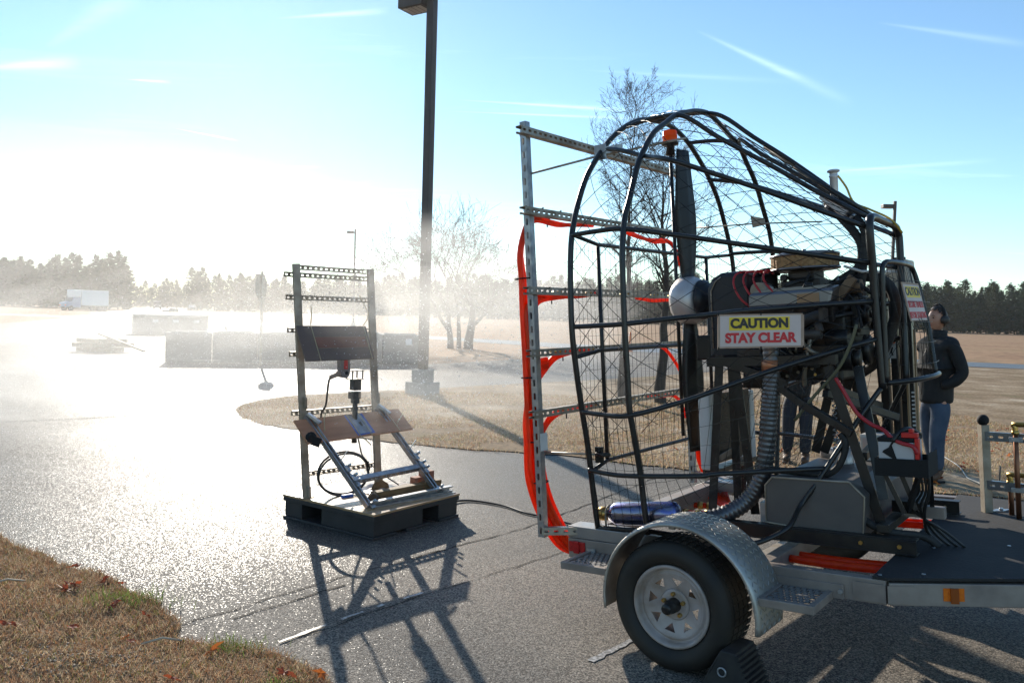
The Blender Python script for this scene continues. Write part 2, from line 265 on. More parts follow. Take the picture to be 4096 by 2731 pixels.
# ------------------------------------------------------------------ mesh helpers
Z3 = Vector((0, 0, 0))
def V(p): return Vector(p)
class MB:
    def __init__(s): s.v = []; s.f = []; s.sm = []
    def add(s, vs, fs, smooth=False):
        o = len(s.v); s.v += [tuple(p) for p in vs]; s.f += [tuple(i+o for i in f) for f in fs]; s.sm += [smooth]*len(fs)
    def box(s, lo, hi, M=None):
        x0, y0, z0 = lo; x1, y1, z1 = hi
        vs = [V(p) for p in ((x0,y0,z0),(x1,y0,z0),(x1,y1,z0),(x0,y1,z0),(x0,y0,z1),(x1,y0,z1),(x1,y1,z1),(x0,y1,z1))]
        if M is not None: vs = [M @ p for p in vs]
        s.add(vs, [(0,3,2,1),(4,5,6,7),(0,1,5,4),(1,2,6,5),(2,3,7,6),(3,0,4,7)])
    def beam(s, p0, p1, w, h, up=(0,0,1)):
        p0, p1 = V(p0), V(p1); d = (p1-p0).normalized(); up = V(up)
        x = d.cross(up)
        if x.length < 1e-4: x = d.cross(V((1,0,0)))
        x.normalize(); y = x.cross(d)
        vs = []
        for p in (p0, p1):
            for a, b in ((-1,-1),(1,-1),(1,1),(-1,1)): vs.append(p+x*(a*w/2)+y*(b*h/2))
        s.add(vs, [(0,1,2,3),(7,6,5,4),(0,4,5,1),(1,5,6,2),(2,6,7,3),(3,7,4,0)])
    def tube(s, pts, r, n=8, closed=False, cap=True, smooth=True):
        pts = [V(p) for p in pts]; k = len(pts)
        rs = r if isinstance(r, (list, tuple)) else [r]*k
        vs = []; x = None
        for i, p in enumerate(pts):
            if closed: d = pts[(i+1) % k]-pts[i-1]
            else: d = pts[min(i+1, k-1)]-pts[max(i-1, 0)]
            if d.length < 1e-9: d = V((0,0,1))
            d.normalize()
            if x is None:
                x = d.orthogonal().normalized()
            else:
                x = x-d*x.dot(d)
                x = x.normalized() if x.length > 1e-6 else d.orthogonal().normalized()
            y = d.cross(x)
            for j in range(n):
                a = 2*math.pi*j/n; vs.append(p+(x*math.cos(a)+y*math.sin(a))*rs[i])
        fs = []
        for i in range(k if closed else k-1):
            a, b = i*n, ((i+1) % k)*n
            for j in range(n): fs.append((a+j, a+(j+1) % n, b+(j+1) % n, b+j))
        s.add(vs, fs, smooth)
        if cap and not closed:
            o = len(s.v)-len(vs)
            s.f.append(tuple(o+j for j in reversed(range(n)))); s.sm.append(False)
            s.f.append(tuple(o+(k-1)*n+j for j in range(n))); s.sm.append(False)
    def cyl(s, p0, p1, r0, r1=None, n=16, smooth=True): s.tube([p0, p1], [r0, r0 if r1 is None else r1], n, smooth=smooth)
    def lathe(s, prof, org, axis, n=32, a0=0.0, a1=2*math.pi, smooth=True):
        # prof: (distance along axis, radius)
        org = V(org); ax = V(axis).normalized(); x = ax.orthogonal().normalized()
        if abs(ax.y) > .9: x = V((1,0,0))
        if abs(ax.z) > .9: x = V((1,0,0))
        y = ax.cross(x); full = abs(a1-a0-2*math.pi) < 1e-6; m = n if full else n+1
        vs = []
        for i in range(m):
            a = a0+(a1-a0)*i/n; d = x*math.cos(a)+y*math.sin(a)
            for h, r in prof: vs.append(org+ax*h+d*r)
        k = len(prof); fs = []
        for i in range(n):
            a, b = i*k, ((i+1) % m)*k
            for j in range(k-1): fs.append((a+j, b+j, b+j+1, a+j+1))
        s.add(vs, fs, smooth)
    def sphere(s, c, r, n=12, m=8, M=None):
        c = V(c); rr = r if isinstance(r, (list, tuple)) else (r, r, r)
        vs = []; fs = []
        for i in range(m+1):
            t = math.pi*i/m
            for j in range(n):
                a = 2*math.pi*j/n; p = V((rr[0]*math.sin(t)*math.cos(a), rr[1]*math.sin(t)*math.sin(a), rr[2]*math.cos(t)))
                if M is not None: p = M @ p
                vs.append(c+p)
        for i in range(m):
            for j in range(n): fs.append((i*n+j, (i+1)*n+j, (i+1)*n+(j+1) % n, i*n+(j+1) % n))
        s.add(vs, fs, True)
    def prism(s, poly, dvec):
        # poly: 3d points in order, extruded by dvec
        poly = [V(p) for p in poly]; d = V(dvec); n = len(poly)
        vs = poly+[p+d for p in poly]
        fs = [tuple(reversed(range(n))), tuple(range(n, 2*n))]+[(i, (i+1) % n, n+(i+1) % n, n+i) for i in range(n)]
        s.add(vs, fs)
def link(o):
    COL.objects.link(o); return o
def mesh_of(name, mb, m, off=Z3):
    me = bpy.data.meshes.new(name)
    me.from_pydata([(p[0]-off[0], p[1]-off[1], p[2]-off[2]) for p in mb.v], [], mb.f)
    me.polygons.foreach_set('use_smooth', mb.sm); me.update()
    if m: me.materials.append(m)
    return me
BASE = {}
def thing(name, label, cat, M=None, base=(0,0,0), group=None):
    e = link(bpy.data.objects.new(name, None)); e.empty_display_size = .2
    M = M or Matrix.Identity(4); e.matrix_world = M @ Matrix.Translation(V(base)); BASE[e.name] = V(base)
    e['label'] = label; e['category'] = cat
    if group: e['group'] = group
    return e
def part(name, mb, m, parent, bevel=0.0, solid=0.0, label=None):
    root = parent
    while root.parent: root = root.parent
    o = link(bpy.data.objects.new(name, mesh_of(name, mb, m, BASE.get(root.name, Z3))))
    o.parent = parent
    if solid:
        md = o.modifiers.new('sheet', 'SOLIDIFY'); md.thickness = solid; md.offset = 0
    if bevel:
        md = o.modifiers.new('edges', 'BEVEL'); md.width = bevel; md.segments = 2; md.limit_method = 'ANGLE'; md.angle_limit = rad(40)
    if label: o['label'] = label
    return o
def single(name, mb, m, label, cat, M=None, base=(0,0,0), group=None, bevel=0.0, solid=0.0):
    o = link(bpy.data.objects.new(name, mesh_of(name, mb, m, V(base))))
    o.matrix_world = (M or Matrix.Identity(4)) @ Matrix.Translation(V(base)); BASE[o.name] = V(base)
    o['label'] = label; o['category'] = cat
    if group: o['group'] = group
    if solid:
        md = o.modifiers.new('sheet', 'SOLIDIFY'); md.thickness = solid; md.offset = 0
    if bevel:
        md = o.modifiers.new('edges', 'BEVEL'); md.width = bevel; md.segments = 2; md.limit_method = 'ANGLE'; md.angle_limit = rad(40)
    return o
def structure(name, mb, m):
    o = link(bpy.data.objects.new(name, mesh_of(name, mb, m))); o['kind'] = 'structure'; return o
def copy_tree(o, parent=None, top=True):
    c = o.copy(); link(c)
    if parent: c.parent = parent
    BASE[c.name] = BASE.get(o.name, Z3)
    for ch in list(o.children): copy_tree(ch, c, False)
    return c
def crom(P, t):
    # Catmull-Rom through list of Vectors, t in [0,len-1]
    i = max(0, min(len(P)-2, int(math.floor(t)))); f = t-i
    a, b, c, d = P[max(i-1, 0)], P[i], P[i+1], P[min(i+2, len(P)-1)]
    return .5*((2*b)+(c-a)*f+(2*a-5*b+4*c-d)*f*f+(3*b-a-3*c+d)*f**3)
def smooth_path(P, n):
    P = [V(p) for p in P]; k = len(P)-1
    return [crom(P, k*i/n) for i in range(n+1)]
def strut(mb, p0, p1, w, h, up, slots=True, pitch=.05, hole=(.028, .014), face=1, t=.0025):
    """slotted channel: web on the side `face`*x, two flanges with lips; open at the back"""
    p0, p1 = V(p0), V(p1); d = p1-p0; Ln = d.length; d.normalize(); up = V(up); x = d.cross(up).normalized()*face; y = d.cross(x).normalized()
    def P(s, a, b): return p0+d*s+y*a+x*b
    # web with slots
    n = max(1, int(Ln/pitch)); pt = Ln/n
    hl, hw = hole[0]/2, hole[1]/2
    for i in range(n):
        s0, s1 = i*pt, (i+1)*pt; sc = (s0+s1)/2
        outer = [(s0, -h/2), (sc, -h/2), (s1, -h/2), (s1, 0), (s1, h/2), (sc, h/2), (s0, h/2), (s0, 0)]
        if slots:
            inn = [(sc-hl*.75, -hw), (sc, -hw), (sc+hl*.75, -hw), (sc+hl, 0), (sc+hl*.75, hw), (sc, hw), (sc-hl*.75, hw), (sc-hl, 0)]
            vs = [P(a, b, w/2) for a, b in outer]+[P(a, b, w/2) for a, b in inn]
            mb.add(vs, [(j, (j+1) % 8, 8+(j+1) % 8, 8+j) for j in range(8)])
        else: mb.add([P(a, b, w/2) for a, b in outer], [tuple(range(8))])
    for sg in (-1, 1):
        a = sg*h/2; b = sg*(h/2-.009)
        mb.add([P(0, a, w/2), P(Ln, a, w/2), P(Ln, a, -w/2), P(0, a, -w/2), P(Ln, b, -w/2), P(0, b, -w/2), P(Ln, b, -w/2+.008), P(0, b, -w/2+.008)],
               [(0, 1, 2, 3), (3, 2, 4, 5), (5, 4, 6, 7)])
# trailer frame: u forward (towards the hitch), v to the far side, w up; origin = near wheel centre
TH, TAU, RHO = -.6719, .0794, .0201
Fv = V((math.cos(TH)*math.cos(TAU), math.sin(TH)*math.cos(TAU), math.sin(TAU))); L0 = V((-math.sin(TH), math.cos(TH), 0)); U0 = Fv.cross(L0)
Lv = math.cos(RHO)*L0+math.sin(RHO)*U0; Uv = Fv.cross(Lv); OT = V((.8193, 4.0017, .318))
TM = Matrix(((Fv.x, Lv.x, Uv.x, OT.x), (Fv.y, Lv.y, Uv.y, OT.y), (Fv.z, Lv.z, Uv.z, OT.z), (0, 0, 0, 1)))
def TW(p): return TM @ V(p)
# ------------------------------------------------------------------ ground
def sheet(name, pts, z, m, tess=False):
    from mathutils.geometry import tessellate_polygon
    P = [V((x, y, z)) for x, y in pts]; tri = []
    for a, b, c in tessellate_polygon([P]):
        if (P[b]-P[a]).cross(P[c]-P[a]).z < 0: b, c = c, b
        tri.append((a, b, c))
    me = bpy.data.meshes.new(name); me.from_pydata([tuple(p) for p in P], [], tri); me.update(); me.materials.append(m)
    o = link(bpy.data.objects.new(name, me)); o['kind'] = 'structure'; return o
def wob(pts, amp, step, seed):
    rr = random.Random(seed); o = []
    for (a, b) in zip(pts, pts[1:]):
        n = max(1, int(math.hypot(b[0]-a[0], b[1]-a[1])/step))
        for i in range(n):
            t = i/n; o.append((a[0]+(b[0]-a[0])*t+rr.uniform(-amp, amp)*(i > 0), a[1]+(b[1]-a[1])*t+rr.uniform(-amp, amp)*(i > 0)))
    return o+[pts[-1]]
sheet('field', [(-1600, -300), (1600, -300), (1600, 2400), (-1600, 2400)], -.012, M_field)
LOT = [(-60, -10), (20, -10), (20, 4.5), (14, 5.8), (5.2, 8.6), (6.2, 26.6), (8.6, 30.5), (12.5, 38.5), (6, 43), (3.4, 43.2), (1.17, 33), (-2.9, 26.7), (-4.6, 40), (-5.6, 51), (-25, 88), (-37, 86),
       (-98, 246), (-160, 410), (-176, 400), (-41, 72), (-35.5, 56), (-60, 52)]
sheet('parking_lot', LOT, 0.0, M_asph)
sheet('access_road', wob([(-25, 60.5), (-6.0, 58.0), (3.3, 50.5), (24.6, 40.2), (80, 14)], 0, 5, 1)+[(78, 10), (22, 35.6), (12.5, 38.9), (3, 43.6), (-5.4, 52.2), (-25, 55)], .004, M_road)
ISL_LOW = [(-4.596, 13.73), (-4.15, 12.75), (-3.625, 12.04), (-2.873, 11.5), (-1.704, 10.83), (-.453, 10.32), (.821, 10.05), (1.308, 9.75), (2.025, 9.4), (3.451, 8.87), (5.205, 8.25), (14, 5.2), (40, 0)]
ISL_UP = [(40, 33), (24, 34.5), (13.2, 37.6), (9.2, 30.6), (6.08, 26.5), (3, 23), (-.265, 19.93), (-2.04, 18.1), (-3.3, 17.0), (-4.2, 16.2), (-4.62, 15.2), (-4.7, 14.4)]
sheet('turf_island', wob(ISL_LOW, .05, .22, 3)+ISL_UP, .012, M_turf)
VERGE = [(-9, 9.6), (-5.5, 7.35), (-3.635, 5.9), (-3.306, 5.64), (-2.941, 5.36), (-2.496, 5.12), (-2.129, 4.8), (-1.8, 4.47), (-1.69, 4.2), (-1.522, 4.146), (-1.314, 4.123), (-1.126, 4.06), (-.967, 3.94), (-.79, 3.74), (-.6, 3.4), (-.45, 2.6), (-.4, 1.2), (-.5, -1)]
# verge: gently mounded soil, meshed finely enough to carry its lumps
def inside(p, poly):
    x, y = p; c = False; j = len(poly)-1
    for i in range(len(poly)):
        xi, yi = poly[i]; xj, yj = poly[j]
        if (yi > y) != (yj > y) and x < (xj-xi)*(y-yi)/(yj-yi)+xi: c = not c
        j = i
    return c
VPOLY = wob(VERGE, .035, .12, 5)+[(-9, -1)]
def edge_dist(p, line):
    return min(math.hypot(p[0]-q[0], p[1]-q[1]) for q in line)
VLINE = VPOLY[:-1]
def verge_z(x, y):
    d = edge_dist((x, y), VLINE)
    return .012+.045*min(1, d/.5)+.02*mnoise.noise((x*3, y*3, 0))*min(1, d/.3)
bm = bmesh.new(); step = .11; gv = {}
for i in range(-82, 3):
    for j in range(-9, 90):
        x, y = i*step, j*step
        if inside((x, y), VPOLY): gv[i, j] = bm.verts.new((x, y, verge_z(x, y)))
for (i, j) in list(gv):
    q = [(i, j), (i+1, j), (i+1, j+1), (i, j+1)]
    if all(k in gv for k in q): bm.faces.new([gv[k] for k in q])
me = bpy.data.meshes.new('verge'); bm.to_mesh(me); bm.free(); me.materials.append(M_verge)
me.polygons.foreach_set('use_smooth', [True]*len(me.polygons))
o = link(bpy.data.objects.new('grass_verge', me)); o['kind'] = 'structure'
sheet('verge_soil', VPOLY, .006, M_verge)
# brown verge on the far left, beyond the lot, and the pale concrete walk behind the stacks
sheet('concrete_walk', [(-21, 91), (-60, 97), (-62, 90), (-37, 84), (-22, 84)], .004, mat('pale_concrete_path', (.4, .37, .33), .8, 0, (.33, .3, .27), 2))
def strip(name, pts, w, z, m, seed=0, ragged=0.0):
    mb = MB(); rr = random.Random(seed); L = []; Q = []
    P = [V((x, y, 0)) for x, y in pts]
    for i, p in enumerate(P):
        d = (P[min(i+1, len(P)-1)]-P[max(i-1, 0)]).normalized(); nrm = V((-d.y, d.x, 0))
        a = w/2*(1+rr.uniform(-ragged, ragged)); b = w/2*(1+rr.uniform(-ragged, ragged))
        L.append(p+nrm*a+V((0, 0, z))); Q.append(p-nrm*b+V((0, 0, z)))
    n = len(P); mb.add(L+Q, [(n+i, n+i+1, i+1, i) for i in range(n-1)]); return structure(name, mb, m)
J1 = wob([(-1.74, 4.40), (-1.606, 4.566), (-1.193, 5.085), (-.686, 5.681), (.128, 6.586), (.787, 7.588), (1.5, 8.75), (2.0, 9.35)], .012, .09, 8)
J2 = wob([(-1.155, 4.19), (-.774, 4.702), (.446, 6.064), (1.1, 6.95)], .01, .1, 9)
strip('pavement_joint', J1, .010, .004, M_crack, 1, .95)
strip('pavement_joint', [(x+.035, y-.014) for x, y in J2], .006, .004, M_crack, 2, .8)
strip('pavement_joint', wob([(-7.6, 11.2), (-6.03, 12.35), (-4.67, 13.1)], .02, .3, 4), .03, .004, M_crack, 3, .6)
strip('pavement_joint', wob([(-1.5, 4.5), (-1.0, 5.12)], .008, .08, 4), .012, .004, M_crack, 3, .6)
JP = wob([(-1.155, 4.19), (-.774, 4.702), (.446, 6.064)], .002, .05, 19)
for a_, b_ in ((0, 7), (8, 12), (13, 15), (17, 21)): strip('painted_line', JP[a_:b_], .022, .008, M_paint, 4+a_, .6)
strip('painted_line', wob([(.44, 4.08), (.6, 4.26), (.80, 4.5)], .006, .04, 3), .035, .004, M_paint, 5, .3)
for a in ([(-44, 60), (-60, 105), (-100, 205)], [(-20.2, 33), (-25, 48), (-38, 84)], [(-9.2, 20.2), (-7.2, 19.3), (-5.0, 18.5)], [(-8.9, 19.9), (-7, 19.05), (-4.9, 18.25)]):
    strip('painted_line', a, .13, .004, M_paint, 6, .1)

# ------------------------------------------------------------------ grass, leaves, pebbles
def poly_pts(poly, n, rng):
    xs = [p[0] for p in poly]; ys = [p[1] for p in poly]; o = []
    P = np.array(poly)
    while len(o) < n:
        x = rng.uniform(min(xs), max(xs), n*2); y = rng.uniform(min(ys), max(ys), n*2)
        c = np.zeros(len(x), bool); j = len(P)-1
        for i in range(len(P)):
            xi, yi = P[i]; xj, yj = P[j]
            cond = ((yi > y) != (yj > y)) & (x < (xj-xi)*(y-yi)/(yj-yi+1e-12)+xi); c ^= cond; j = i
        o += list(zip(x[c], y[c]))
    return np.array(o[:n])
def blades(name, pts, zs, hmin, hmax, wid, mats, rng, lean=.8, probs=None, kind='stuff'):
    n = len(pts); a = rng.uniform(0, 2*np.pi, n); h = rng.uniform(hmin, hmax, n); l = rng.uniform(.2, 1, n)*lean*h; b = rng.uniform(0, 2*np.pi, n)
    w = wid*rng.uniform(.6, 1.4, n)
    dx, dy = np.cos(a)*w/2, np.sin(a)*w/2; lx, ly = np.cos(b)*l, np.sin(b)*l
    v = np.zeros((n, 5, 3)); x, y = pts[:, 0], pts[:, 1]
    v[:, 0] = np.stack([x-dx, y-dy, zs], -1); v[:, 1] = np.stack([x+dx, y+dy, zs], -1)
    v[:, 2] = np.stack([x+dx*.7+lx*.35, y+dy*.7+ly*.35, zs+h*.6], -1); v[:, 3] = np.stack([x-dx*.7+lx*.35, y-dy*.7+ly*.35, zs+h*.6], -1)
    v[:, 4] = np.stack([x+lx, y+ly, zs+h*.9], -1)
    me = bpy.data.meshes.new(name); me.vertices.add(n*5); me.vertices.foreach_set('co', v.reshape(-1))
    base = np.arange(n)*5
    lp = np.stack([base, base+1, base+2, base+3, base+3, base+2, base+4], -1).reshape(-1)
    me.loops.add(n*7); me.loops.foreach_set('vertex_index', lp.astype(np.int32)); me.polygons.add(n*2)
    ls = np.stack([np.arange(n)*7, np.arange(n)*7+4], -1).reshape(-1); me.polygons.foreach_set('loop_start', ls.astype(np.int32))
    mi = np.repeat(rng.choice(len(mats), n, p=probs), 2); me.polygons.foreach_set('material_index', mi.astype(np.int32))
    for m in mats: me.materials.append(m)
    me.update(calc_edges=True); me.validate()
    o = link(bpy.data.objects.new(name, me)); o['kind'] = kind; return o
G1 = mat('brown_dead_grass', (.35, .19, .10), .6, 0, trans=.5); G2 = mat('straw_grass', (.56, .43, .27), .55, 0, trans=.5); G3 = mat('olive_grass', (.2, .19, .06), .6, 0, trans=.5); G4 = mat('green_grass', (.17, .24, .05), .55, 0, trans=.5)
rng = np.random.default_rng(3)
vis = [p for p in VPOLY if p[0] > -5.5 and p[1] > 2.0]
VP2 = [(-5.2, 7.1)]+[p for p in VPOLY if p[0] > -5.2 and p[1] > 2.2 and p[0] < -.4]+[(-.45, 2.4), (-3.4, 2.4)]
pts = poly_pts(VP2, 85000, rng)
zs = np.array([verge_z(*p)-.006 for p in pts])
blades('dry_verge_grass', pts, zs, .015, .05, .0034, [G1, G2, G3], rng, 1.6, [.55, .3, .15])
def tuft(cx, cy, r, n, hmin, hmax, name, label):
    p = np.stack([rng.normal(cx, r*.5, n), rng.normal(cy, r*.35, n)], -1); z = np.array([verge_z(*q)-.01 for q in p])
    o = blades(name, p, z, hmin, hmax, .004, [G4, G3], rng, 1.0, [.8, .2]); del o['kind']
    o['label'] = label; o['category'] = 'grass tuft'; o['group'] = 'green tufts on the verge'
tuft(-2.16, 4.66, .26, 380, .03, .085, 'grass_tuft', 'largest bright green grass tuft at the pavement edge, left of the seam')
tuft(-1.36, 4.07, .17, 260, .025, .06, 'grass_tuft', 'smaller green grass tuft in the lawn corner below the end of the pavement seam')
tuft(-1.0, 3.62, .1, 120, .03, .07, 'grass_tuft', 'thin green grass tuft at the very bottom of the verge')
IP = [(-4.6, 13.9)]+[(x-.06, y-.07) for x, y in ISL_LOW[1:11]]+[(8.5, 9.5), (9, 18), (-2, 17.6), (-4.3, 15.8)]
pts = poly_pts(IP, 90000, rng)
dn = np.array([mnoise.noise((p[0]*.9, p[1]*.9, 3)) for p in pts]); pts = pts[dn > -.22]
blades('dry_island_grass', pts, np.full(len(pts), .008), .015, .06, .007, [G1, G2, G3], rng, 1.5, [.42, .4, .18])
def leaf_mesh(name, m, seed):
    rr = random.Random(seed); mb = MB(); n = 14; vs = [(0, 0, .3)]
    for i in range(n):
        a = 2*math.pi*i/n; r = (1.0 if i % 2 else .55)*(.6+.4*abs(math.cos(a)))
        vs.append((r*math.cos(a), r*.7*math.sin(a), .45*abs(math.sin(a*1.5+rr.random()))+.1*rr.random()))
    vs.append((1.7, .05, .1)); 
    mb.add(vs, [(0, 1+i, 1+(i+1) % n) for i in range(n)]+[(1, n+1, 2)]); return mesh_of(name, mb, m)
LM = [leaf_mesh('leaf', M_leaf, i) for i in range(3)]+[leaf_mesh('leaf', M_leaf2, 9)]
lp1 = poly_pts(VP2, 95, np.random.default_rng(11))
lp2 = poly_pts([(1.5, 10), (3.4, 9.2), (5.2, 8.5), (8.5, 8.2), (9, 14), (4, 14)], 90, np.random.default_rng(12))
for pts_, grp, lab, sc in ((lp1, 'dead leaves on the near verge', 'curled red or orange dead leaf on the near grass verge', .035), (lp2, 'dead leaves on the turf beyond the trailer', 'curled reddish dead leaf on the dry turf beyond the trailer', .045)):
    for x, y in pts_:
        o = link(bpy.data.objects.new('fallen_leaf', R.choice(LM))); s = sc*R.uniform(.7, 1.5); o.scale = (s, s, s)
        o.location = (x, y, (verge_z(x, y) if grp.endswith('verge') else .012)+.012); o.rotation_euler = (R.uniform(-.5, .5), R.uniform(-.5, .5), R.uniform(0, 6.28))
        o['label'] = lab; o['category'] = 'leaf'; o['group'] = grp
mb = MB(); rr = random.Random(4)
for i in range(520):
    x = rr.gauss(-2.0, .22); y = rr.gauss(3.85, .12)
    if not inside((x, y), VPOLY): continue
    s = rr.uniform(.003, .008); mb.sphere((x, y, verge_z(x, y)+s*.2), (s*rr.uniform(.8, 1.5), s, s*.7), 6, 4)
o = link(bpy.data.objects.new('gravel', mesh_of('gravel', mb, M_stone))); o['kind'] = 'stuff'
for p0, p1, lab in (((-1.78, 4.0), (-1.62, 4.1), 'short pale stick lying on the verge near the pavement corner'), ((-3.0, 4.72), (-2.86, 4.86), 'short pale stick lying on the verge at the far left')):
    mb = MB(); mb.tube([(p0[0], p0[1], verge_z(*p0)+.02), ((p0[0]+p1[0])/2, (p0[1]+p1[1])/2+.01, verge_z(*p0)+.03), (p1[0], p1[1], verge_z(*p1)+.02)], .006, 6)
    single('stick', mb, M_stick, lab, 'stick', group='sticks on the verge')

# ------------------------------------------------------------------ trees
def conifer_meshes(seed, H, nm):
    rr = random.Random(seed); tr = MB(); cr = MB()
    tr.tube([(0, 0, 0), (rr.uniform(-.1, .1), rr.uniform(-.1, .1), H*.5), (rr.uniform(-.15, .15), 0, H*.97)], [.16, .1, .02], 6)
    n = 300; wmax = H*rr.uniform(.22, .30)
    for i in range(n):
        t = (i/n)**.8; z = H*(.05+.93*t); w = wmax*min(1, 1.35*(1-t)**.55)*min(1, .45+2.2*t)*rr.uniform(.3, 1.15)
        if t < .12: w *= .75
        a = rr.uniform(0, 6.283); rdir = V((math.cos(a), math.sin(a), 0)); side = V((-rdir.y, rdir.x, 0))
        for k in range(4):
            q = w*rr.uniform(.25, 1.0); c = rdir*q+V((0, 0, z+rr.uniform(-.3, .3)+.18*q*(t-.35)))
            s = rr.uniform(.45, 1.0)*(1.15-.6*t)
            for j in range(2):
                p0 = c+V([rr.gauss(0, s*.35) for _ in range(3)]); b = rdir*rr.uniform(.3, 1)*s+side*rr.uniform(-.6, .6)*s+V((0, 0, rr.uniform(-.25, .45)*s)); e = side*rr.uniform(.3, .7)*s+V((0, 0, rr.uniform(-.5, .5)*s))
                cr.add([p0-b*.4, p0+e*.5, p0+b, p0-e*.5], [(0, 1, 2, 3)])
    return mesh_of('trunk', tr, M_bark), mesh_of('crown', cr, nm)
CONS = [conifer_meshes(20+i, 12.0, M_needle if i % 3 else M_needle2) for i in range(7)]
def put_conifer(px, D, H, label, group, rr):
    x = D*((px*1.7415-2048)/3295); k = rr.randrange(7)
    e = link(bpy.data.objects.new('pine_tree', None)); s = H/12.0; e.location = (x, D, -.05); e.rotation_euler = (0, 0, rr.uniform(0, 6.28)); e.scale = (s*rr.uniform(.85, 1.2), s*rr.uniform(.85, 1.2), s)
    e['label'] = label; e['category'] = 'tree'; e['group'] = group
    for nm_, me in zip(('trunk', 'crown'), CONS[k]):
        c = link(bpy.data.objects.new(nm_, me)); c.parent = e
rr = random.Random(31)
def row(x0, x1, D, h0, h1, step, label, group, var=.24):
    x = x0
    while x < x1:
        t = (x-x0)/(x1-x0); put_conifer(x+rr.uniform(-.3, .3)*step, D*rr.uniform(.98, 1.03), (h0+(h1-h0)*t)*rr.uniform(1-var, 1+var*.7), label, group, rr); x += step
row(-260, 300, 205, 11.2, 12.6, 17, 'pine in the haze-veiled wood at far left, behind the box truck', 'pines of the far left wood')
row(-250, 316, 216, 12.6, 11.4, 21, 'pine in the haze-veiled wood at far left, behind the box truck', 'pines of the far left wood', .2)
row(312, 450, 335, 10.5, 10.5, 10, 'tiny pale pine closing the end of the road', 'pines at the end of the road')
row(436, 560, 262, 13.4, 11.0, 13, 'hazy pine in the middle tree line between road end and lamp post', 'pines of the middle tree line')
row(560, 1320, 268, 10.6, 13.4, 15, 'hazy pine in the middle tree line between road end and lamp post', 'pines of the middle tree line')
row(545, 1330, 280, 11.6, 14.2, 21, 'hazy pine in the middle tree line between road end and lamp post', 'pines of the middle tree line', .2)
row(1325, 2640, 246, 13.2, 14.0, 17, 'dark green pine in the clear tree line at right behind the standing man', 'pines of the right tree line')
row(1330, 2640, 258, 14.4, 15.0, 22, 'dark green pine in the clear tree line at right behind the standing man', 'pines of the right tree line', .2)

def bare_tree(seed, H, r0, crown, base, dens):
    """one straight leader with many fine ascending side limbs"""
    rr = random.Random(seed); tr = MB(); br = MB(); n = 16
    pts = []; x = y = 0.0
    for i in range(n+1):
        pts.append(V((x, y, H*i/n))); x += rr.gauss(0, .025); y += rr.gauss(0, .025)
    rs = [max(.006, r0*(1-(i/n)**.8*.96)) for i in range(n+1)]
    tr.tube(pts, rs, 8, cap=False)
    def limb(p, d, L, r, lev):
        k = 5 if lev < 2 else 3; q = p.copy(); P = [q]; Rr = [r]; dd = d.copy()
        for i in range(k):
            dd = (dd+V([rr.gauss(0, .10+.05*lev) for _ in range(3)])+V((0, 0, .07))).normalized(); q = q+dd*(L/k); P.append(q); Rr.append(max(.0025, r*(1-.75*(i+1)/k)))
        br.tube(P, Rr, 5 if lev == 0 else 3, cap=False)
        if lev == 2: return
        for c in range((12, 7, 3)[lev]):
            t = rr.uniform(.2, 1.0); i = min(k-1, int(t*k)); pp = P[i].lerp(P[i+1], t*k-i); ax = (P[i+1]-P[i]).normalized(); s = ax.orthogonal().normalized(); a = rr.uniform(0, 6.283)
            s = s*math.cos(a)+ax.cross(s)*math.sin(a); g = rr.uniform(.45, .95); limb(pp, (ax*math.cos(g)+s*math.sin(g)).normalized(), L*rr.uniform(.28, .5), max(.0025, Rr[i]*.5), lev+1)
    for c in range(dens):
        t = base+(1-base)*(c+rr.random())/dens; f = t*n; i = min(n-1, int(f)); p = pts[i].lerp(pts[i+1], f-i); a = c*2.4+rr.uniform(-.5, .5); e_ = rr.uniform(.55, .95)
        prof = crown*math.sin(math.pi*min(1, (1-t)/(1-base)*.82+.14))**.8*rr.uniform(.65, 1.15)
        limb(p, V((math.cos(a)*math.cos(e_), math.sin(a)*math.cos(e_), math.sin(e_))), prof, max(.006, rs[i]*.42), 0)
    return tr, br
def spread_tree(seed, stems, levels):
    rr = random.Random(seed); tr = MB(); br = MB()
    def grow(p, d, L, r, lev, mb):
        k = 5; q = V(p); P = [q]; Rr = [r]; dd = d.copy()
        for i in range(k):
            dd = (dd+V([rr.gauss(0, .07+.025*lev) for _ in range(3)])+V((0, 0, .015))).normalized(); q = q+dd*(L/k); P.append(q); Rr.append(max(.006, r*(1-.45*(i+1)/k)))
        mb.tube(P, Rr, 8 if lev == 0 else (5 if lev < 3 else 3), cap=False)
        if lev >= levels: return
        for c in range(3 if lev < 2 else 4):
            t = 1.0 if c < 2 else rr.uniform(.35, .9); i = min(k-1, int(t*k)); pp = P[i].lerp(P[i+1], t*k-i); ax = (P[i+1]-P[i]).normalized(); s = ax.orthogonal().normalized(); a = rr.uniform(0, 6.283)
            s = s*math.cos(a)+ax.cross(s)*math.sin(a); g = rr.uniform(.3, .75); grow(pp, (ax*math.cos(g)+s*math.sin(g)).normalized(), L*rr.uniform(.70, .92), max(.006, Rr[i+1]*.66), lev+1, br)
    for p, d, L, r in stems: grow(p, V(d).normalized(), L, r, 0, tr)
    return tr, br
def place_tree(name, tb, loc, label, group=None):
    e = thing(name, label, 'tree', base=(0, 0, 0), group=group)
    part('trunk', tb[0], M_bark, e); part('branches', tb[1], M_twig, e); e.location = loc; return e
place_tree('bare_tree', bare_tree(5, 6.15, .085, 1.25, .30, 40), (2.3, 17.0, 0), 'tall bare tree rising above the cage, its top the highest twigs in view', 'bare trees on the turf')
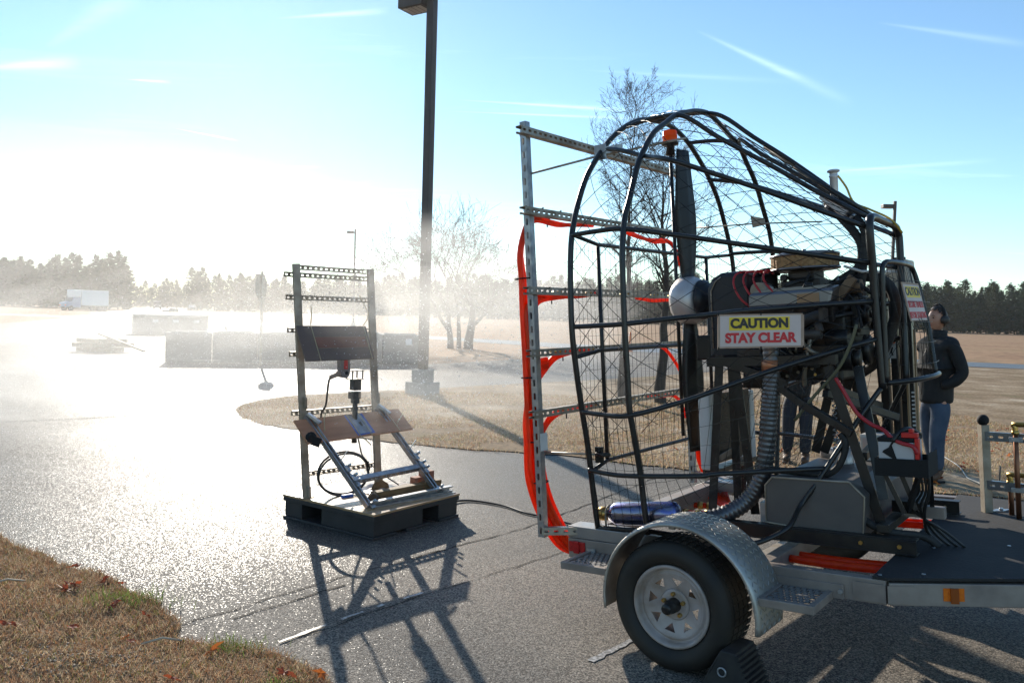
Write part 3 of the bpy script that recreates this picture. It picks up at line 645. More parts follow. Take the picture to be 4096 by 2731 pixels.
place_tree('bare_tree', bare_tree(9, 4.9, .125, 1.55, .36, 34), (3.05, 16.7, 0), 'bare tree with thick trunk seen through the cage, right of the tallest tree', 'bare trees on the turf')
mt = spread_tree(14, [((-.45, 0, 0), (-.10, .05, 1), 1.9, .16), ((-.05, .2, 0), (-.02, 0, 1), 2.0, .12), ((.4, 0, 0), (.12, 0, 1), 2.0, .24), ((-.5, 0, .8), (-.75, 0, .8), 1.7, .1), ((.45, .1, 1.0), (.7, .2, .8), 1.6, .1)], 5)
place_tree('bare_tree', mt, (-2.5, 39.5, 0), 'spreading multi-stemmed bare tree on the far lawn beyond the spray', 'bare trees on the turf')
# ------------------------------------------------------------------ lamp posts, sign, far objects
def lamp_post(loc, H, w, yaw, arm, label, double=False, base=True):
    e = thing('lamp_post', label, 'lamp post', group='square lamp posts of the lot')
    mb = MB(); mb.box((-w/2, -w/2, .5 if base else 0), (w/2, w/2, H)); part('pole', mb, M_bronze, e, bevel=.008)
    if base:
        mb = MB(); mb.box((-.26, -.26, -.1), (.26, .26, .26)); mb.box((-.17, -.17, .262), (.17, .17, .52)); part('concrete_base', mb, M_conc, e, bevel=.02)
    hw, hl, hh = .24, .31, .21
    mb = MB(); mb.box((-arm-hl*2, -hw, H-.42), (-arm, hw, H-.42+hh)); part('lamp_head', mb, M_bronze, e, bevel=.012)
    mb = MB(); mb.box((-arm, -.045, H-.36), (-w/2, .045, H-.27)); part('arm', mb, M_bronze, e)
    mb = MB()
    for i in range(4):
        x = -arm-hl*2+.07+i*.125; mb.box((x, -hw+.07, H-.428), (x+.1, hw-.07, H-.421))
    part('lamp_lens', mb, mat('dull_lamp_lens', (.5, .45, .4), .35), e)
    e.location = loc; e.rotation_euler = (0, 0, yaw); return e
lamp_post((-1.843, 17.18, 0), 8.42, .165, rad(-32), .1, 'tall dark lamp post standing in the spray, concrete foot on the turf tip')
lamp_post((-14.5, 75, 0), 9.0, .16, rad(10), .12, 'small distant lamp post behind the steel test stand')
lamp_post((21.95, 48, 0), 8.9, .16, rad(-5), .1, 'dark distant lamp post at right, its box head just past the cage')
e = thing('stop_sign', 'back of octagonal sign on a thin post in the mist, left of the steel rack', 'road sign')
mb = MB(); oc = [(.4*math.cos(rad(22.5+45*i)), 0, 2.3+.4*math.sin(rad(22.5+45*i))) for i in range(8)]
mb.prism(oc, (0, .02, 0)); part('sign_plate', mb, M_galvw, e)
mb = MB(); mb.box((-.04, -.05, 0), (.04, -.004, 2.75)); part('post', mb, M_galvw, e); e.location = (-7.34, 24.0, 0); e.rotation_euler = (0, 0, rad(80))

def beam_between(a, b, w, h, z0=0, bev=.03):
    mb = MB(); a, b = V((*a, z0+h/2)), V((*b, z0+h/2)); mb.beam(a, b, w, h); return mb
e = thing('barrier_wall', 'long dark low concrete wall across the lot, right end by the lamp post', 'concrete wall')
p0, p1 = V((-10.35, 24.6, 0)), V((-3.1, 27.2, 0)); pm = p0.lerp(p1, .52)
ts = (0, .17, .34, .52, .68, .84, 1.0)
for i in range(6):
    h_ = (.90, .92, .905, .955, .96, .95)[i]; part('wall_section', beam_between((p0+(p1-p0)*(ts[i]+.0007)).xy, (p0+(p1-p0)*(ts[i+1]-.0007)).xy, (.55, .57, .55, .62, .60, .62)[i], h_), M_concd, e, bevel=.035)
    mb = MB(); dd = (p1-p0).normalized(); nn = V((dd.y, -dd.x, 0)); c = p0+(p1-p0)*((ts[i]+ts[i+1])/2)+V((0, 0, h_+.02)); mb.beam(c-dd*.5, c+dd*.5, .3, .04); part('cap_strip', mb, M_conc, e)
mb = MB(); dd = (p1-p0).normalized(); nn = V((dd.y, -dd.x, 0))
for t, w_, z0_ in ((.80, .28, .5), (.95, .2, .62)):
    c = p0+dd*((p1-p0).length*t)+nn*.316; mb.beam(c+V((0, 0, z0_)), c+V((0, 0, z0_+.2)), w_, .008, up=nn)
part('paper_label', mb, M_white, e)
mb = MB()
for t in (.1, .32): 
    c = p0+dd*((p1-p0).length*t)+nn*.31; mb.beam(c+V((0, 0, .07)), c+dd*.8+V((0, 0, .07)), .03, .04)
part('lifting_slot', mb, M_conc, e)
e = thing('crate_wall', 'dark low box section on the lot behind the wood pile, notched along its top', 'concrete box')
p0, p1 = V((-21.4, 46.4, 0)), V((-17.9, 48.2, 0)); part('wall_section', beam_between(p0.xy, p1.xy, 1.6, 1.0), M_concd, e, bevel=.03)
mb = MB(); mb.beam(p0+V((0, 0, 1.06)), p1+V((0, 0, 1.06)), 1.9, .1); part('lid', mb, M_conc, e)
mb = MB(); dd = (p1-p0).normalized(); nn = V((dd.y, -dd.x, 0))
for t in (.25, .52, .8): c = p0+dd*((p1-p0).length*t)+nn*.806; mb.beam(c+V((0, 0, .76)), c+dd*.3+V((0, 0, .76)), .02, .16)
part('slot', mb, M_white, e)
# a flat stack of long pale beams
k = 0
for i in range(13):
    y0 = 31.5+i*1.55; z0 = .12+.50*(i < 8)*.5
    a = V((-10.9-.55*i, y0, 0)); b = a+V((6.2-.12*i, 1.3, 0))
    mb = MB(); mb.beam(a+V((0, 0, z0+.22)), b+V((0, 0, z0+.22)), .62, .34)
    o = single('concrete_beam', mb, M_conc, 'long pale beam laid flat with others behind the dark low wall', 'beam', base=(a.x, a.y, 0), group='pale beams stacked behind the wall', bevel=.02)
    mb = MB(); mb.beam(a+V((.4, 0, z0/2+.02)), a+V((.4, .9, z0/2+.02)), .2, z0+.04); mb.beam(b+V((-.4, 0, z0/2+.02)), b+V((-.4, .9, z0/2+.02)), .2, z0+.04); part('bearer', mb, M_wood, o)
# timber pile
rr = random.Random(77)
for i in range(16):
    lay = i//6; c = V((-14.5+rr.uniform(-.55, .45)+(i % 6)*.1, 28.6+rr.uniform(-.3, .3), .09+.15*lay)); a = rr.uniform(-.5, .5)+(lay % 2)*.9; L = rr.uniform(.7, 1.5)*(1-.22*lay)
    mb = MB(); dv = V((math.cos(a), math.sin(a), rr.uniform(-.04, .04)))*L/2; mb.beam(c-dv, c+dv, .16, .14)
    single('timber_block', mb, M_wood, 'short dark timber in the jumbled heap out on the lot', 'timber', base=tuple(c), group='timbers of the heap on the lot')
mb = MB(); mb.beam((-14.4, 28.7, .62), (-12.5, 28.0, .1), .1, .06); single('timber_plank', mb, M_wood, 'pale plank leaning off the right side of the timber heap', 'plank')

# box truck, oncoming truck, car, cones
def wheel_at(mb, x, y, r, w): mb.tube([(x, y-w/2, r), (x, y+w/2, r)], r, 14)
e = thing('box_truck', 'hazy white box truck parked at far left under the pines', 'truck', base=(0, 0, 0))
mb = MB(); mb.box((-3.2, -1.25, 1.05), (2.3, 1.25, 3.95)); part('cargo_box', mb, M_truckw, e, bevel=.06)
mb = MB(); mb.prism([(2.45, -1.1, .7), (5.3, -1.1, .7), (5.3, -1.1, 1.5), (4.2, -1.1, 1.75), (3.7, -1.1, 2.6), (2.45, -1.1, 2.6)], (0, 2.2, 0)); part('cab', mb, mat('pale_blue_truck_cab', (.25, .33, .5), .35), e, bevel=.06)
mb = MB(); mb.prism([(4.27, -.95, 1.78), (3.8, -.95, 2.5), (3.85, -.95, 2.5), (4.32, -.95, 1.78)], (0, 1.9, 0)); part('windshield', mb, M_glass, e)
mb = MB(); mb.box((2.45, -1.2, 2.62), (3.8, 1.2, 3.95)); part('fairing', mb, M_truckw, e, bevel=.15)
for sy in (-.8, .8):
    mb = MB(); mb.box((5.3, sy-.15, .95), (5.36, sy+.15, 1.15)); part('headlight', mb, M_amber, e)
for x in (4.4, -1.4, -2.5):
    for sy in (-1.0, 1.0):
        mb = MB(); wheel_at(mb, x, sy, .5, .3); part('wheel', mb, M_tyre, e)
mb = MB(); mb.box((-3.3, -.5, .6), (5.2, .5, .95)); part('chassis', mb, M_black2, e)
e.location = (-80.7, 157, -.1); e.rotation_euler = (0, 0, rad(-118))
e = thing('oncoming_truck', 'tiny dark truck with lit roof bar driving toward us down the road', 'truck')
mb = MB(); mb.box((-2.4, -1.05, .55), (2.4, 1.05, 1.45)); part('body', mb, M_truckb, e, bevel=.1)
mb = MB(); mb.prism([(1.3, -.95, 1.45), (.8, -.95, 2.2), (-.8, -.95, 2.2), (-1.0, -.95, 1.45)], (0, 1.9, 0)); part('cab', mb, M_glass, e)
mb = MB(); mb.box((-.2, -.95, 2.22), (.5, .95, 2.5)); part('roof_bar', mb, M_white, e)
for s in (-.75, .75):
    mb = MB(); mb.box((2.4, s-.16, .9), (2.46, s+.16, 1.12)); part('headlight', mb, M_white, e)
    for x in (-1.6, 1.6):
        mb = MB(); wheel_at(mb, x, s*1.2, .42, .26); part('wheel', mb, M_tyre, e)
e.location = (-107, 248, 0); e.rotation_euler = (0, 0, rad(-68))
e = thing('silver_car', 'tiny silver car beyond the cones at the roadside', 'car')
mb = MB(); mb.box((-2.2, -.9, .35), (2.2, .9, .95)); part('body', mb, M_truckb, e, bevel=.15)
mb = MB(); mb.prism([(-1.6, -.8, .95), (1.1, -.8, .95), (.5, -.8, 1.55), (-1.1, -.8, 1.55)], (0, 1.6, 0)); part('cabin', mb, M_silver, e, bevel=.08)
for x in (-1.4, 1.4):
    for s in (-.8, .8):
        mb = MB(); wheel_at(mb, x, s, .34, .22); part('wheel', mb, M_tyre, e)
e.location = (-89.5, 230, 0); e.rotation_euler = (0, 0, rad(-80))
mb0 = MB(); mb0.lathe([(0, .2), (.04, .2), (.04, .15), (.72, .03), (.72, 0)], (0, 0, 0), (0, 0, 1), 12); conem = mesh_of('cone', mb0, M_orange)
for px in (683, 690, 700, 711):
    o = link(bpy.data.objects.new('traffic_cone', conem)); D = 205; o.location = (D*((px-2048)/3295), D, 0)
    o['label'] = 'tiny orange traffic cone in a row beside the far roadside'; o['category'] = 'traffic cone'; o['group'] = 'traffic cones by the road'
mb = MB(); mb.beam((-72, 170, .25), (-69, 169, .25), 1.0, .4); mb.beam((-71, 171, .6), (-69.4, 170.2, .6), .8, .3); single('debris_pile', mb, M_concd, 'low dark heap of slabs left of the far car', 'slab heap')
mb = MB(); mb.cyl((0, 0, 0), (0, 0, 1.0), .045); mb.lathe([(0, .16), (.05, .15), (.06, .05)], (0, 0, 0), (0, 0, 1), 12)
o = single('marker_post', mb, M_orange, 'thin orange marker post by the road seen through the cage', 'marker post'); o.location = (5.96, 41.6, 0)

# ------------------------------------------------------------------ trailer
tr = thing('utility_trailer', 'aluminium single axle trailer carrying the fan cage, black deck at right', 'trailer', TM, (0, 1.2, -.318))
VF = 2.40
def bx(lo, hi, name, m, par, bev=.004, **k):
    mb = MB(); mb.box(lo, hi); return part(name, mb, m, par, bevel=bev, **k)
bx((-.79, .27, .082), (.93, .33, .193), 'rail', M_alud, tr); bx((-.79, VF-.06, .082), (.93, VF, .193), 'rail', M_alud, tr)
bx((-.79, .272, .195), (.16, .40, .262), 'upper_rail', M_alu, tr)
mb = MB(); mb.prism([(-.79, VF-.5, .195), (.16, VF-.5, .195), (.16, VF-.5, .262), (-.70, VF-.5, .262), (-.79, VF-.5, .225)], (0, .13, 0)); part('upper_rail', mb, M_alu, tr, bevel=.004)
bx((-.73, .332, .12), (-.64, VF-.062, .247), 'cross_member', M_alud, tr); bx((.305, .332, .1), (.375, VF-.062, .188), 'cross_member', M_alud, tr)
mb = MB(); mb.box((.386, .264, .19), (.42, .269, .15)); mb.box((.395, .262, .082), (.75, .269, .15)); part('step_flange', mb, M_alud, tr, bevel=.002)
for name, a, b in (('tongue_beam', (.93, .3), (2.75, 1.22)), ('tongue_beam', (.93, VF-.03), (2.75, 1.34))):
    mb = MB(); mb.beam((*a, .133), (*b, .133), .06, .1); part(name, mb, M_alud, tr, bevel=.004)
mb = MB(); mb.prism([(.79, .264, .175), (.93, .264, .175), (.93, .264, .095), (.82, .264, .095), (.79, .264, .115)], (0, -.004, 0)); part('gusset_plate', mb, M_alud, tr)
d = V((1.82, .92, 0)).normalized(); nn = V((.92, -1.82, 0)).normalized(); a = V((.935, .272, 0))
mb = MB(); mb.prism([a+nn*.004+V((0, 0, .172)), a+d*.11+nn*.004+V((0, 0, .172)), a+d*.13+nn*.004+V((0, 0, .15)), a+d*.12+nn*.004+V((0, 0, .105)), a+d*.10+nn*.004+V((0, 0, .092)), a+nn*.004+V((0, 0, .092))], nn*.004); part('gusset_plate', mb, M_alud, tr)
mb = MB(); mb.prism([(.875, .268, .195), (.94, .268, .195), (2.4, 1.05, .195), (2.4, 1.50, .195), (1.225, 2.29, .195), (.85, 2.38, .195)], (0, 0, .012)); part('deck', mb, M_deck, tr)
mb = MB()
for p in ((.90, .30), (1.06, .40), (1.45, .60), (1.0, .9), (.87, 1.7), (1.3, 1.1)): mb.cyl((*p, .207), (*p, .211), .009, n=8)
part('deck_screw', mb, M_galv, tr)
mb = MB(); mb.tube([(2.7, 1.28, .13), (3.0, 1.28, .13)], .05, 10); mb.sphere((3.03, 1.28, .13), .07); part('coupler', mb, M_galv, tr)
mb = MB(); mb.cyl((2.55, 1.28, .5), (2.55, 1.28, -.5), .03); mb.cyl((2.55, 1.28, -.5), (2.55, 1.28, -.54), .1); part('jack', mb, M_galv, tr)
# reflectors
mb = MB(); mb.box((-.782, .262, .118), (-.672, .2695, .178)); r = part('side_reflector', mb, M_red, tr, bevel=.004, label='red side reflector at the rear corner')
mb = MB(); mb.box((-.748, .252, .112), (-.708, .2618, .182)); part('lamp_body', mb, M_red, r, bevel=.004)
q0 = V((.93, .27, 0))+d*.235+nn*.001
mb = MB(); mb.prism([q0+V((0, 0, .165)), q0+d*.085+V((0, 0, .165)), q0+d*.085+V((0, 0, .108)), q0+V((0, 0, .108))], nn*.006); r = part('side_reflector', mb, M_amber, tr, label='orange side reflector on the tongue')
mb = MB(); mb.prism([q0+d*.028+nn*.006+V((0, 0, .166)), q0+d*.06+nn*.006+V((0, 0, .166)), q0+d*.06+nn*.006+V((0, 0, .1)), q0+d*.028+nn*.006+V((0, 0, .1))], nn*.012); part('lamp_body', mb, mat('dark_amber', (.3, .07, .01), .25), r)
# fenders: bent tread plate with raised lugs
def fender(v0, v1, du=.04, dz=0):
    mb = MB(); n = 40; rr_ = .412; a0, a1 = rad(-8), rad(188); c = (du, 0, 0.0+dz)
    vs = []; 
    for i in range(n+1):
        a = a0+(a1-a0)*i/n
        for vv, r_ in ((v0, rr_-.012), (v0, rr_), (v0+.012, rr_+.006), (v1, rr_+.006)): vs.append((c[0]+r_*math.cos(a), vv, c[2]+r_*math.sin(a)))
    fs = []
    for i in range(n):
        for j in range(3): fs.append((i*4+j, i*4+j+1, i*4+4+j+1, i*4+4+j))
    mb.add(vs, fs, True); f = part('fender', mb, M_tread, tr, solid=.004)
    lg = MB(); k = 0
    for i in range(46):
        a = a0+(a1-a0)*(i+.5)/46; er = V((math.cos(a), 0, math.sin(a))); et = V((-math.sin(a), 0, math.cos(a)))
        for j in range(9):
            vv = v0+.03+(v1-v0-.05)*j/8; sgn = 1 if (i+j) % 2 else -1
            p = V((c[0], vv, c[2]))+er*(rr_+.009); q = (et*.011*sgn+V((0, .011, 0)))
            s_ = q.cross(er).normalized()*.0028
            lg.add([p-q, p+s_, p+q, p-s_, p-q*.6+er*.003, p+q*.6+er*.003], [(0, 1, 4), (1, 2, 5), (1, 5, 4), (2, 3, 5), (3, 0, 4), (3, 4, 5)])
        p = V((c[0], v0-.001, c[2]))+er*(rr_-.004); q = et*.006+er*.009*(1 if i % 2 else .5); s_ = V((0, -.003, 0))
        lg.add([p-q, p+q, p+q*.2+s_-et*.005, p-q*.2+s_-et*.005], [(0, 1, 2, 3)])
    o = part('tread_lugs', lg, M_tread, f); o['kind'] = 'stuff'
    br = MB(); br.box((c[0]-.03, v0+.02, rr_*.93), (c[0]+.0, v1, rr_*.985)); part('fender_bracket', br, M_alud, tr)
fender(-.03, .262)
fender(VF+.012, VF+.30, dz=-.045)
# steps with punched grating
def step(u0, u1, v0, v1, w1, side=1):
    mb = MB(); h = .038
    mb.box((u0, v0, w1-h), (u1, v0+.03, w1)); mb.box((u0, v0+.032, w1-h), (u0+.03, v1, w1)); mb.box((u1-.03, v0+.032, w1-h), (u1, v1, w1)); s = part('step', mb, M_alud, tr, bevel=.003)
    mb = MB(); n = 7; k = 6
    for i in range(n):
        vv = v0+.045+(v1-v0-.06)*i/(n-1); mb.box((u0+.031, vv-.008, w1-.012), (u1-.031, vv+.006, w1-.009))
        for j in range(k):
            uu = u0+.04+(u1-u0-.09)*(j+.5*(i % 2))/k; mb.box((uu, vv-.014, w1-.009), (uu+.02, vv+.012, w1-.004))
    part('step_grating', mb, M_alu, s)
step(-.655, -.37, -.005, .266, .137); step(.435, .70, -.005, .262, .115)
mb = MB(); mb.prism([(-.655, .262, .15), (-.60, .262, .15), (-.60, .262, .1), (-.655, .262, .1)], (0, -.004, 0)); mb.cyl((-.625, .258, .125), (-.625, .25, .125), .012, n=6); part('step_bolt', mb, M_galv, tr)
mb = MB(); mb.cyl((.735, .262, .118), (.735, .252, .118), .012, n=6); part('step_bolt', mb, M_galv, tr)
# axle and wheels
mb = MB(); mb.beam((0, .22, -.02), (0, VF+.04, -.06), .06, .06); part('axle', mb, M_galvw, tr)
def wheel(v, s, dz):
    # v: outer face, s=+1 when the near wheel (outer side towards -v)
    O_ = V((0, v, dz)); ax = V((0, s, 0))
    mb = MB(); mb.lathe([(.012, .203), (-.012, .215), (-.027, .245), (-.03, .27), (-.02, .295), (-.004, .309), (.004, .316), (.1, .319), (.196, .316), (.204, .309), (.222, .27), (.215, .235), (.19, .203)], O_, ax, 64)
    w_ = part('wheel', mb, M_tyre, tr)
    gr = MB()
    for i in range(56):
        a = 2*math.pi*i/56; er = V((math.cos(a), 0, math.sin(a))); et = V((-math.sin(a), 0, math.cos(a)))
        for j in range(4):
            p = O_+ax*(.022+.052*j)+er*.3185; gr.add([p-et*.013-ax*.0, p+et*.013, p+et*.012+ax*.042+er*.0012, p-et*.014+ax*.042+er*.0012, p-et*.013+er*.004, p+et*.013+er*.004, p+et*.012+ax*.042+er*.004, p-et*.014+ax*.042+er*.004], [(4, 5, 6, 7), (0, 1, 5, 4), (1, 2, 6, 5), (2, 3, 7, 6), (3, 0, 4, 7)])
    t_ = part('tread_blocks', gr, M_tyre, w_); t_['kind'] = 'stuff'
    mb = MB(); mb.lathe([(.03, .197), (-.006, .204), (-.012, .2), (-.010, .19), (.012, .184), (.026, .178), (.028, .170), (.02, .164), (.018, .155)], O_, ax, 64)
    mb.lathe([(.018, .155), (.10, .15), (.19, .165), (.2, .2)], O_, ax, 48)
    # dished disc with eight triangular windows
    def pp(r, a, h): return O_+ax*h+V((math.cos(a)*r, 0, math.sin(a)*r))
    for i in range(8):
        c = 2*math.pi*(i+.5)/8+.2; h = rad(22.5); vs = []; 
        ri, ro = .078, .155
        pts = [(ri, -h), (ri, 0), (ri, h), (ro, h), (ro, rad(12)), (ro, 0), (ro, -rad(12)), (ro, -h), (.094, 0), (.137, rad(12.5)), (.137, -rad(12.5))]
        for r_, a_ in pts: vs.append(pp(r_, c+a_, .018+(.155-r_)*.35))
        mb.add(vs, [(0, 1, 8, 10, 6, 7), (1, 2, 3, 4, 9, 8), (6, 10, 9, 4, 5)], False)
    mb.lathe([(.045, .078), (.036, .072), (.034, .06), (.036, .036), (.036, .0)], O_, ax, 40)
    r_ = part('rim', mb, M_rim, w_, solid=.003)
    hb = MB(); hb.lathe([(.036, .037), (-.0, .035), (-.012, .033), (-.016, .028), (-.05, .027), (-.056, .024), (-.056, .0)], O_, ax, 24); part('hub_cap', hb, M_blackm, w_)
    nb = MB()
    for i in range(5):
        a = rad(90+72*i); p = O_+V((math.cos(a)*.055, 0, math.sin(a)*.055)); nb.lathe([(.04, .011), (.016, .011), (.012, .008), (.012, 0)], p, ax, 6, smooth=False)
    part('lug_nut', nb, M_brass, w_)
wheel(0.0, 1, 0.0); wheel(VF+.26, -1, -.05)
# red water lines along the floor
for v0, u0, u1, ww, wl_ in ((.60, .38, .92, .145, 'nearest the camera of the pair between near rail and engine slide'), (.69, .40, .90, .145, 'second of the pair between near rail and engine slide'), (1.62, .2, .93, .15, 'nearer of the pair under the battery stand'), (1.70, .2, .93, .15, 'farther of the pair under the battery stand')):
    mb = MB(); mb.tube(smooth_path([(u0, v0, ww), ((u0+u1)/2, v0+.01, ww-.006), (u1+.25, v0+.06, ww)], 8), .02, 10)
    single('water_pipe', mb, M_hose, 'orange-red water pipe, '+wl_, 'pipe', TM, (u0, v0, ww), group='orange pipes along the trailer floor')
mb = MB(); mb.tube([(-.1, .46, .12), (.3, .47, .125)], .022, 10); mb.tube([(-.1, .52, .12), (.3, .53, .125)], .022, 10)
single('water_pipe', mb, M_hose, 'short orange-red pipes just behind the near fender', 'pipe', TM, (0, .46, .12))
# chocks
def chock(u, v, label, yaw=0.0):
    M_ = Matrix.Translation(TW((u, v, 0))) @ Matrix.Rotation(TH+yaw, 4, 'Z'); M_.translation.z = 0
    e = thing('wheel_chock', label, 'wheel chock', M_, group='black rubber wheel chocks')
    mb = MB(); mb.prism([(0, -.11, 0), (.27, -.11, 0), (.17, -.10, .21), (.10, -.10, .21), (.055, -.11, .12)], (0, .22, 0)); part('block', mb, M_rubber, e, bevel=.006)
    mb = MB()
    for i in range(9):
        t = (i+.5)/9; mb.beam((.276-.1*t, -.105, .01+.195*t), (.276-.1*t, .105, .01+.195*t), .014, .012)
    part('rib', mb, M_rubber, e)
    mb = MB(); mb.tube([(.12+.02*math.cos(a), -.125, .12+.02*math.sin(a)) for a in [2*math.pi*i/12 for i in range(12)]], .004, 6, closed=True); part('ring_bolt', mb, M_galv, e)
chock(.20, .02, 'black rubber chock with a ring bolt wedged before the near wheel')
# ------------------------------------------------------------------ fan machine: cage, engine, propeller
wm = thing('fan_machine', 'airboat style fan in a black wire cage with engine, standing on the trailer', 'fan machine', TM, (.2, 1.2, .26))
VC = 1.2
HA = [(.296, .264), (.233, .60), (.185, .93), (.137, 1.40), (.165, 1.905), (.53, 2.44), (.82, 2.62), (1.22, 2.73), (1.66, 2.655), (1.97, 2.44), (2.29, 1.92), (2.33, 1.40), (2.28, .93), (2.23, .60), (2.16, .27)]
HB = [(.272, .285), (.215, .59), (.134, .92), (.124, 1.40), (.162, 1.90), (.41, 2.32), (.82, 2.623), (1.24, 2.715), (1.70, 2.61), (2.0, 2.345), (2.245, 1.90), (2.28, 1.40), (2.27, .92), (2.19, .59), (2.13, .29)]
HFn = [(.778, .933, 1.0), (.54, .752, .60), (.764, .923, 1.261), (.755, .916, 1.459), (.747, .909, 1.661), (.745, .907, 1.847), (.712, 1.04, 1.918), (.705, 1.2, 1.93)]
HF = HFn+[(p[0], 2*VC-p[1], p[2]) for p in reversed(HFn[:7])]
UA, UB = -.60, -.265
A3 = [V((UA, *p)) for p in HA]; B3 = [V((UB, *p)) for p in HB]; F3 = [V(p) for p in HF]
# exact hoop outlines
hoopA = [(.296, .262), (.262, .50), (.233, .725), (.19, .94), (.153, 1.151), (.129, 1.35), (.129, 1.545), (.142, 1.75), (.171, 1.914), (.245, 2.09), (.36, 2.27), (.553, 2.454), (.70, 2.56), (.865, 2.646), (1.052, 2.707), (1.307, 2.732), (1.45, 2.72), (1.591, 2.683), (1.738, 2.613), (1.925, 2.486), (2.095, 2.319), (2.211, 2.123), (2.30, 1.92), (2.335, 1.70), (2.34, 1.45), (2.31, 1.15), (2.26, .75), (2.17, .262)]
hoopB = [(.27, .27), (.242, .428), (.218, .606), (.16, .851), (.136, .954), (.131, 1.121), (.126, 1.282), (.124, 1.402), (.128, 1.6), (.137, 1.788), (.174, 1.954), (.229, 2.054), (.286, 2.162), (.343, 2.266), (.425, 2.364), (.536, 2.47), (.689, 2.554), (.82, 2.623), (.955, 2.664), (1.111, 2.702), (1.287, 2.715), (1.433, 2.677), (1.601, 2.625), (1.725, 2.593), (1.845, 2.49), (1.988, 2.369), (2.11, 2.193), (2.216, 2.026), (2.265, 1.80), (2.285, 1.5), (2.27, 1.1), (2.22, .75), (2.13, .27)]
for u_, h_ in ((UA, hoopA), (UB, hoopB)):
    mb = MB(); mb.tube(smooth_path([(u_, *p) for p in h_], 120), .0165, 10); part('cage_hoop', mb, M_black, wm)
def cage_tube(P, r=.0135, n=28):
    mb = MB(); mb.tube(smooth_path(P, n), r, 8); part('cage_tube', mb, M_black, wm)
def mirr(P): return [(p[0], 2*VC+.0-p[1], p[2]) for p in P]
def AB(k, bulge=.012):
    a, b = A3[k], B3[k]; c = V((0, VC, 1.5)); m = (a+b)/2; d_ = V((0, m.y-c.y, m.z-c.z)).normalized(); return [a, m+d_*bulge, b]
T1 = AB(4)+[(-.04, .299, 1.852), (.188, .476, 1.797), (.347, .599, 1.759), (.747, .909, 1.661)]
T2 = AB(3)+[(-.056, .287, 1.418), (.129, .43, 1.431), (.249, .523, 1.441), (.755, .916, 1.459)]
T3 = AB(2)+[(-.057, .286, .976), (.105, .412, 1.035), (.371, .618, 1.137), (.764, .923, 1.261)]
T4 = AB(1)+[(.018, .344, .589), (.072, .387, .595), (.317, .576, .599), (.54, .752, .60)]
T5 = AB(0, 0)+[(.0, .275, .278), (.20, .29, .274), (.30, .33, .272), (.39, .42, .31), (.428, .50, .347), (.423, .658, .409), (.489, .71, .515), (.607, .80, .723), (.691, .866, .868), (.775, .933, 1.004)]
T6 = AB(5)+[(-.05, .291, 2.246), (.126, .428, 2.165), (.308, .569, 2.076), (.47, .695, 1.991), (.745, .907, 1.847)]
T7 = AB(6)+[(-.176, .842, 2.58), (-.026, .88, 2.453), (.265, .953, 2.241), (.498, 1.01, 2.064), (.71, 1.05, 1.92)]
T8 = AB(7)+[(-.125, 1.2, 2.649), (.046, 1.2, 2.499), (.243, 1.2, 2.337), (.429, 1.2, 2.172), (.583, 1.2, 2.028), (.705, 1.2, 1.93)]
for P in (T1, T2, T3, T4, T6, T7, T8): cage_tube(P)
cage_tube(T5, n=60)
for k, P in ((8, T7), (9, T6), (10, T1), (11, T2), (12, T3), (13, T4), (14, T5)):
    q = mirr(P); cage_tube(AB(k, .012 if k < 14 else 0)+q[3:], n=40)
# front frame (inverted U) and the wire basket before it
ff = [(.78, .955, 1.0), (.77, .945, 1.3), (.765, .93, 1.6), (.765, .90, 1.80), (.762, .915, 1.875), (.76, .98, 1.905), (.76, 1.2, 1.90), (.76, 1.42, 1.893), (.762, 1.49, 1.86), (.765, 1.505, 1.78), (.77, 1.48, 1.4), (.78, 1.45, 1.0)]
mb = MB(); mb.tube(smooth_path(ff, 60), .021, 10); part('front_frame', mb, M_black, wm)
bk = [(.80, .955, 1.03), (.80, .955, 1.3), (.805, .945, 1.6), (.81, .97, 1.652), (.82, 1.02, 1.664), (.84, 1.2, 1.663), (.83, 1.42, 1.662), (.83, 1.50, 1.64), (.85, 1.52, 1.55), (.89, 1.54, 1.3), (.92, 1.52, 1.04)]
mb = MB(); mb.tube(smooth_path(bk, 50), .014, 8); mb.tube(smooth_path([(.80, .955, 1.03), (.92, 1.05, 1.04), (.97, 1.25, 1.05), (.95, 1.45, 1.05), (.92, 1.52, 1.04)], 20), .014, 8)
mb.tube([(.77, .945, 1.03), (.80, .955, 1.03)], .014, 8); part('front_basket', mb, M_black, wm)
mb = MB()
for i in range(11):
    t = (i+.5)/11; v_ = .96+.56*t; b_ = math.sin(math.pi*t)
    mb.tube([(.81+.03*b_, v_, 1.66), (.83+.04*b_, v_, 1.5), (.87+.07*b_, v_, 1.3), (.83+.14*b_, v_, 1.04)], .0016, 4)
for i in range(5):
    w_ = 1.12+.11*i; mb.tube(smooth_path([(.80, .955, w_), (.88+.01*(5-i), 1.06, w_), (.90+.014*(5-i), 1.25, w_), (.88+.012*(5-i), 1.52, w_)], 10), .0016, 4)
part('basket_wire', mb, M_wire, wm)
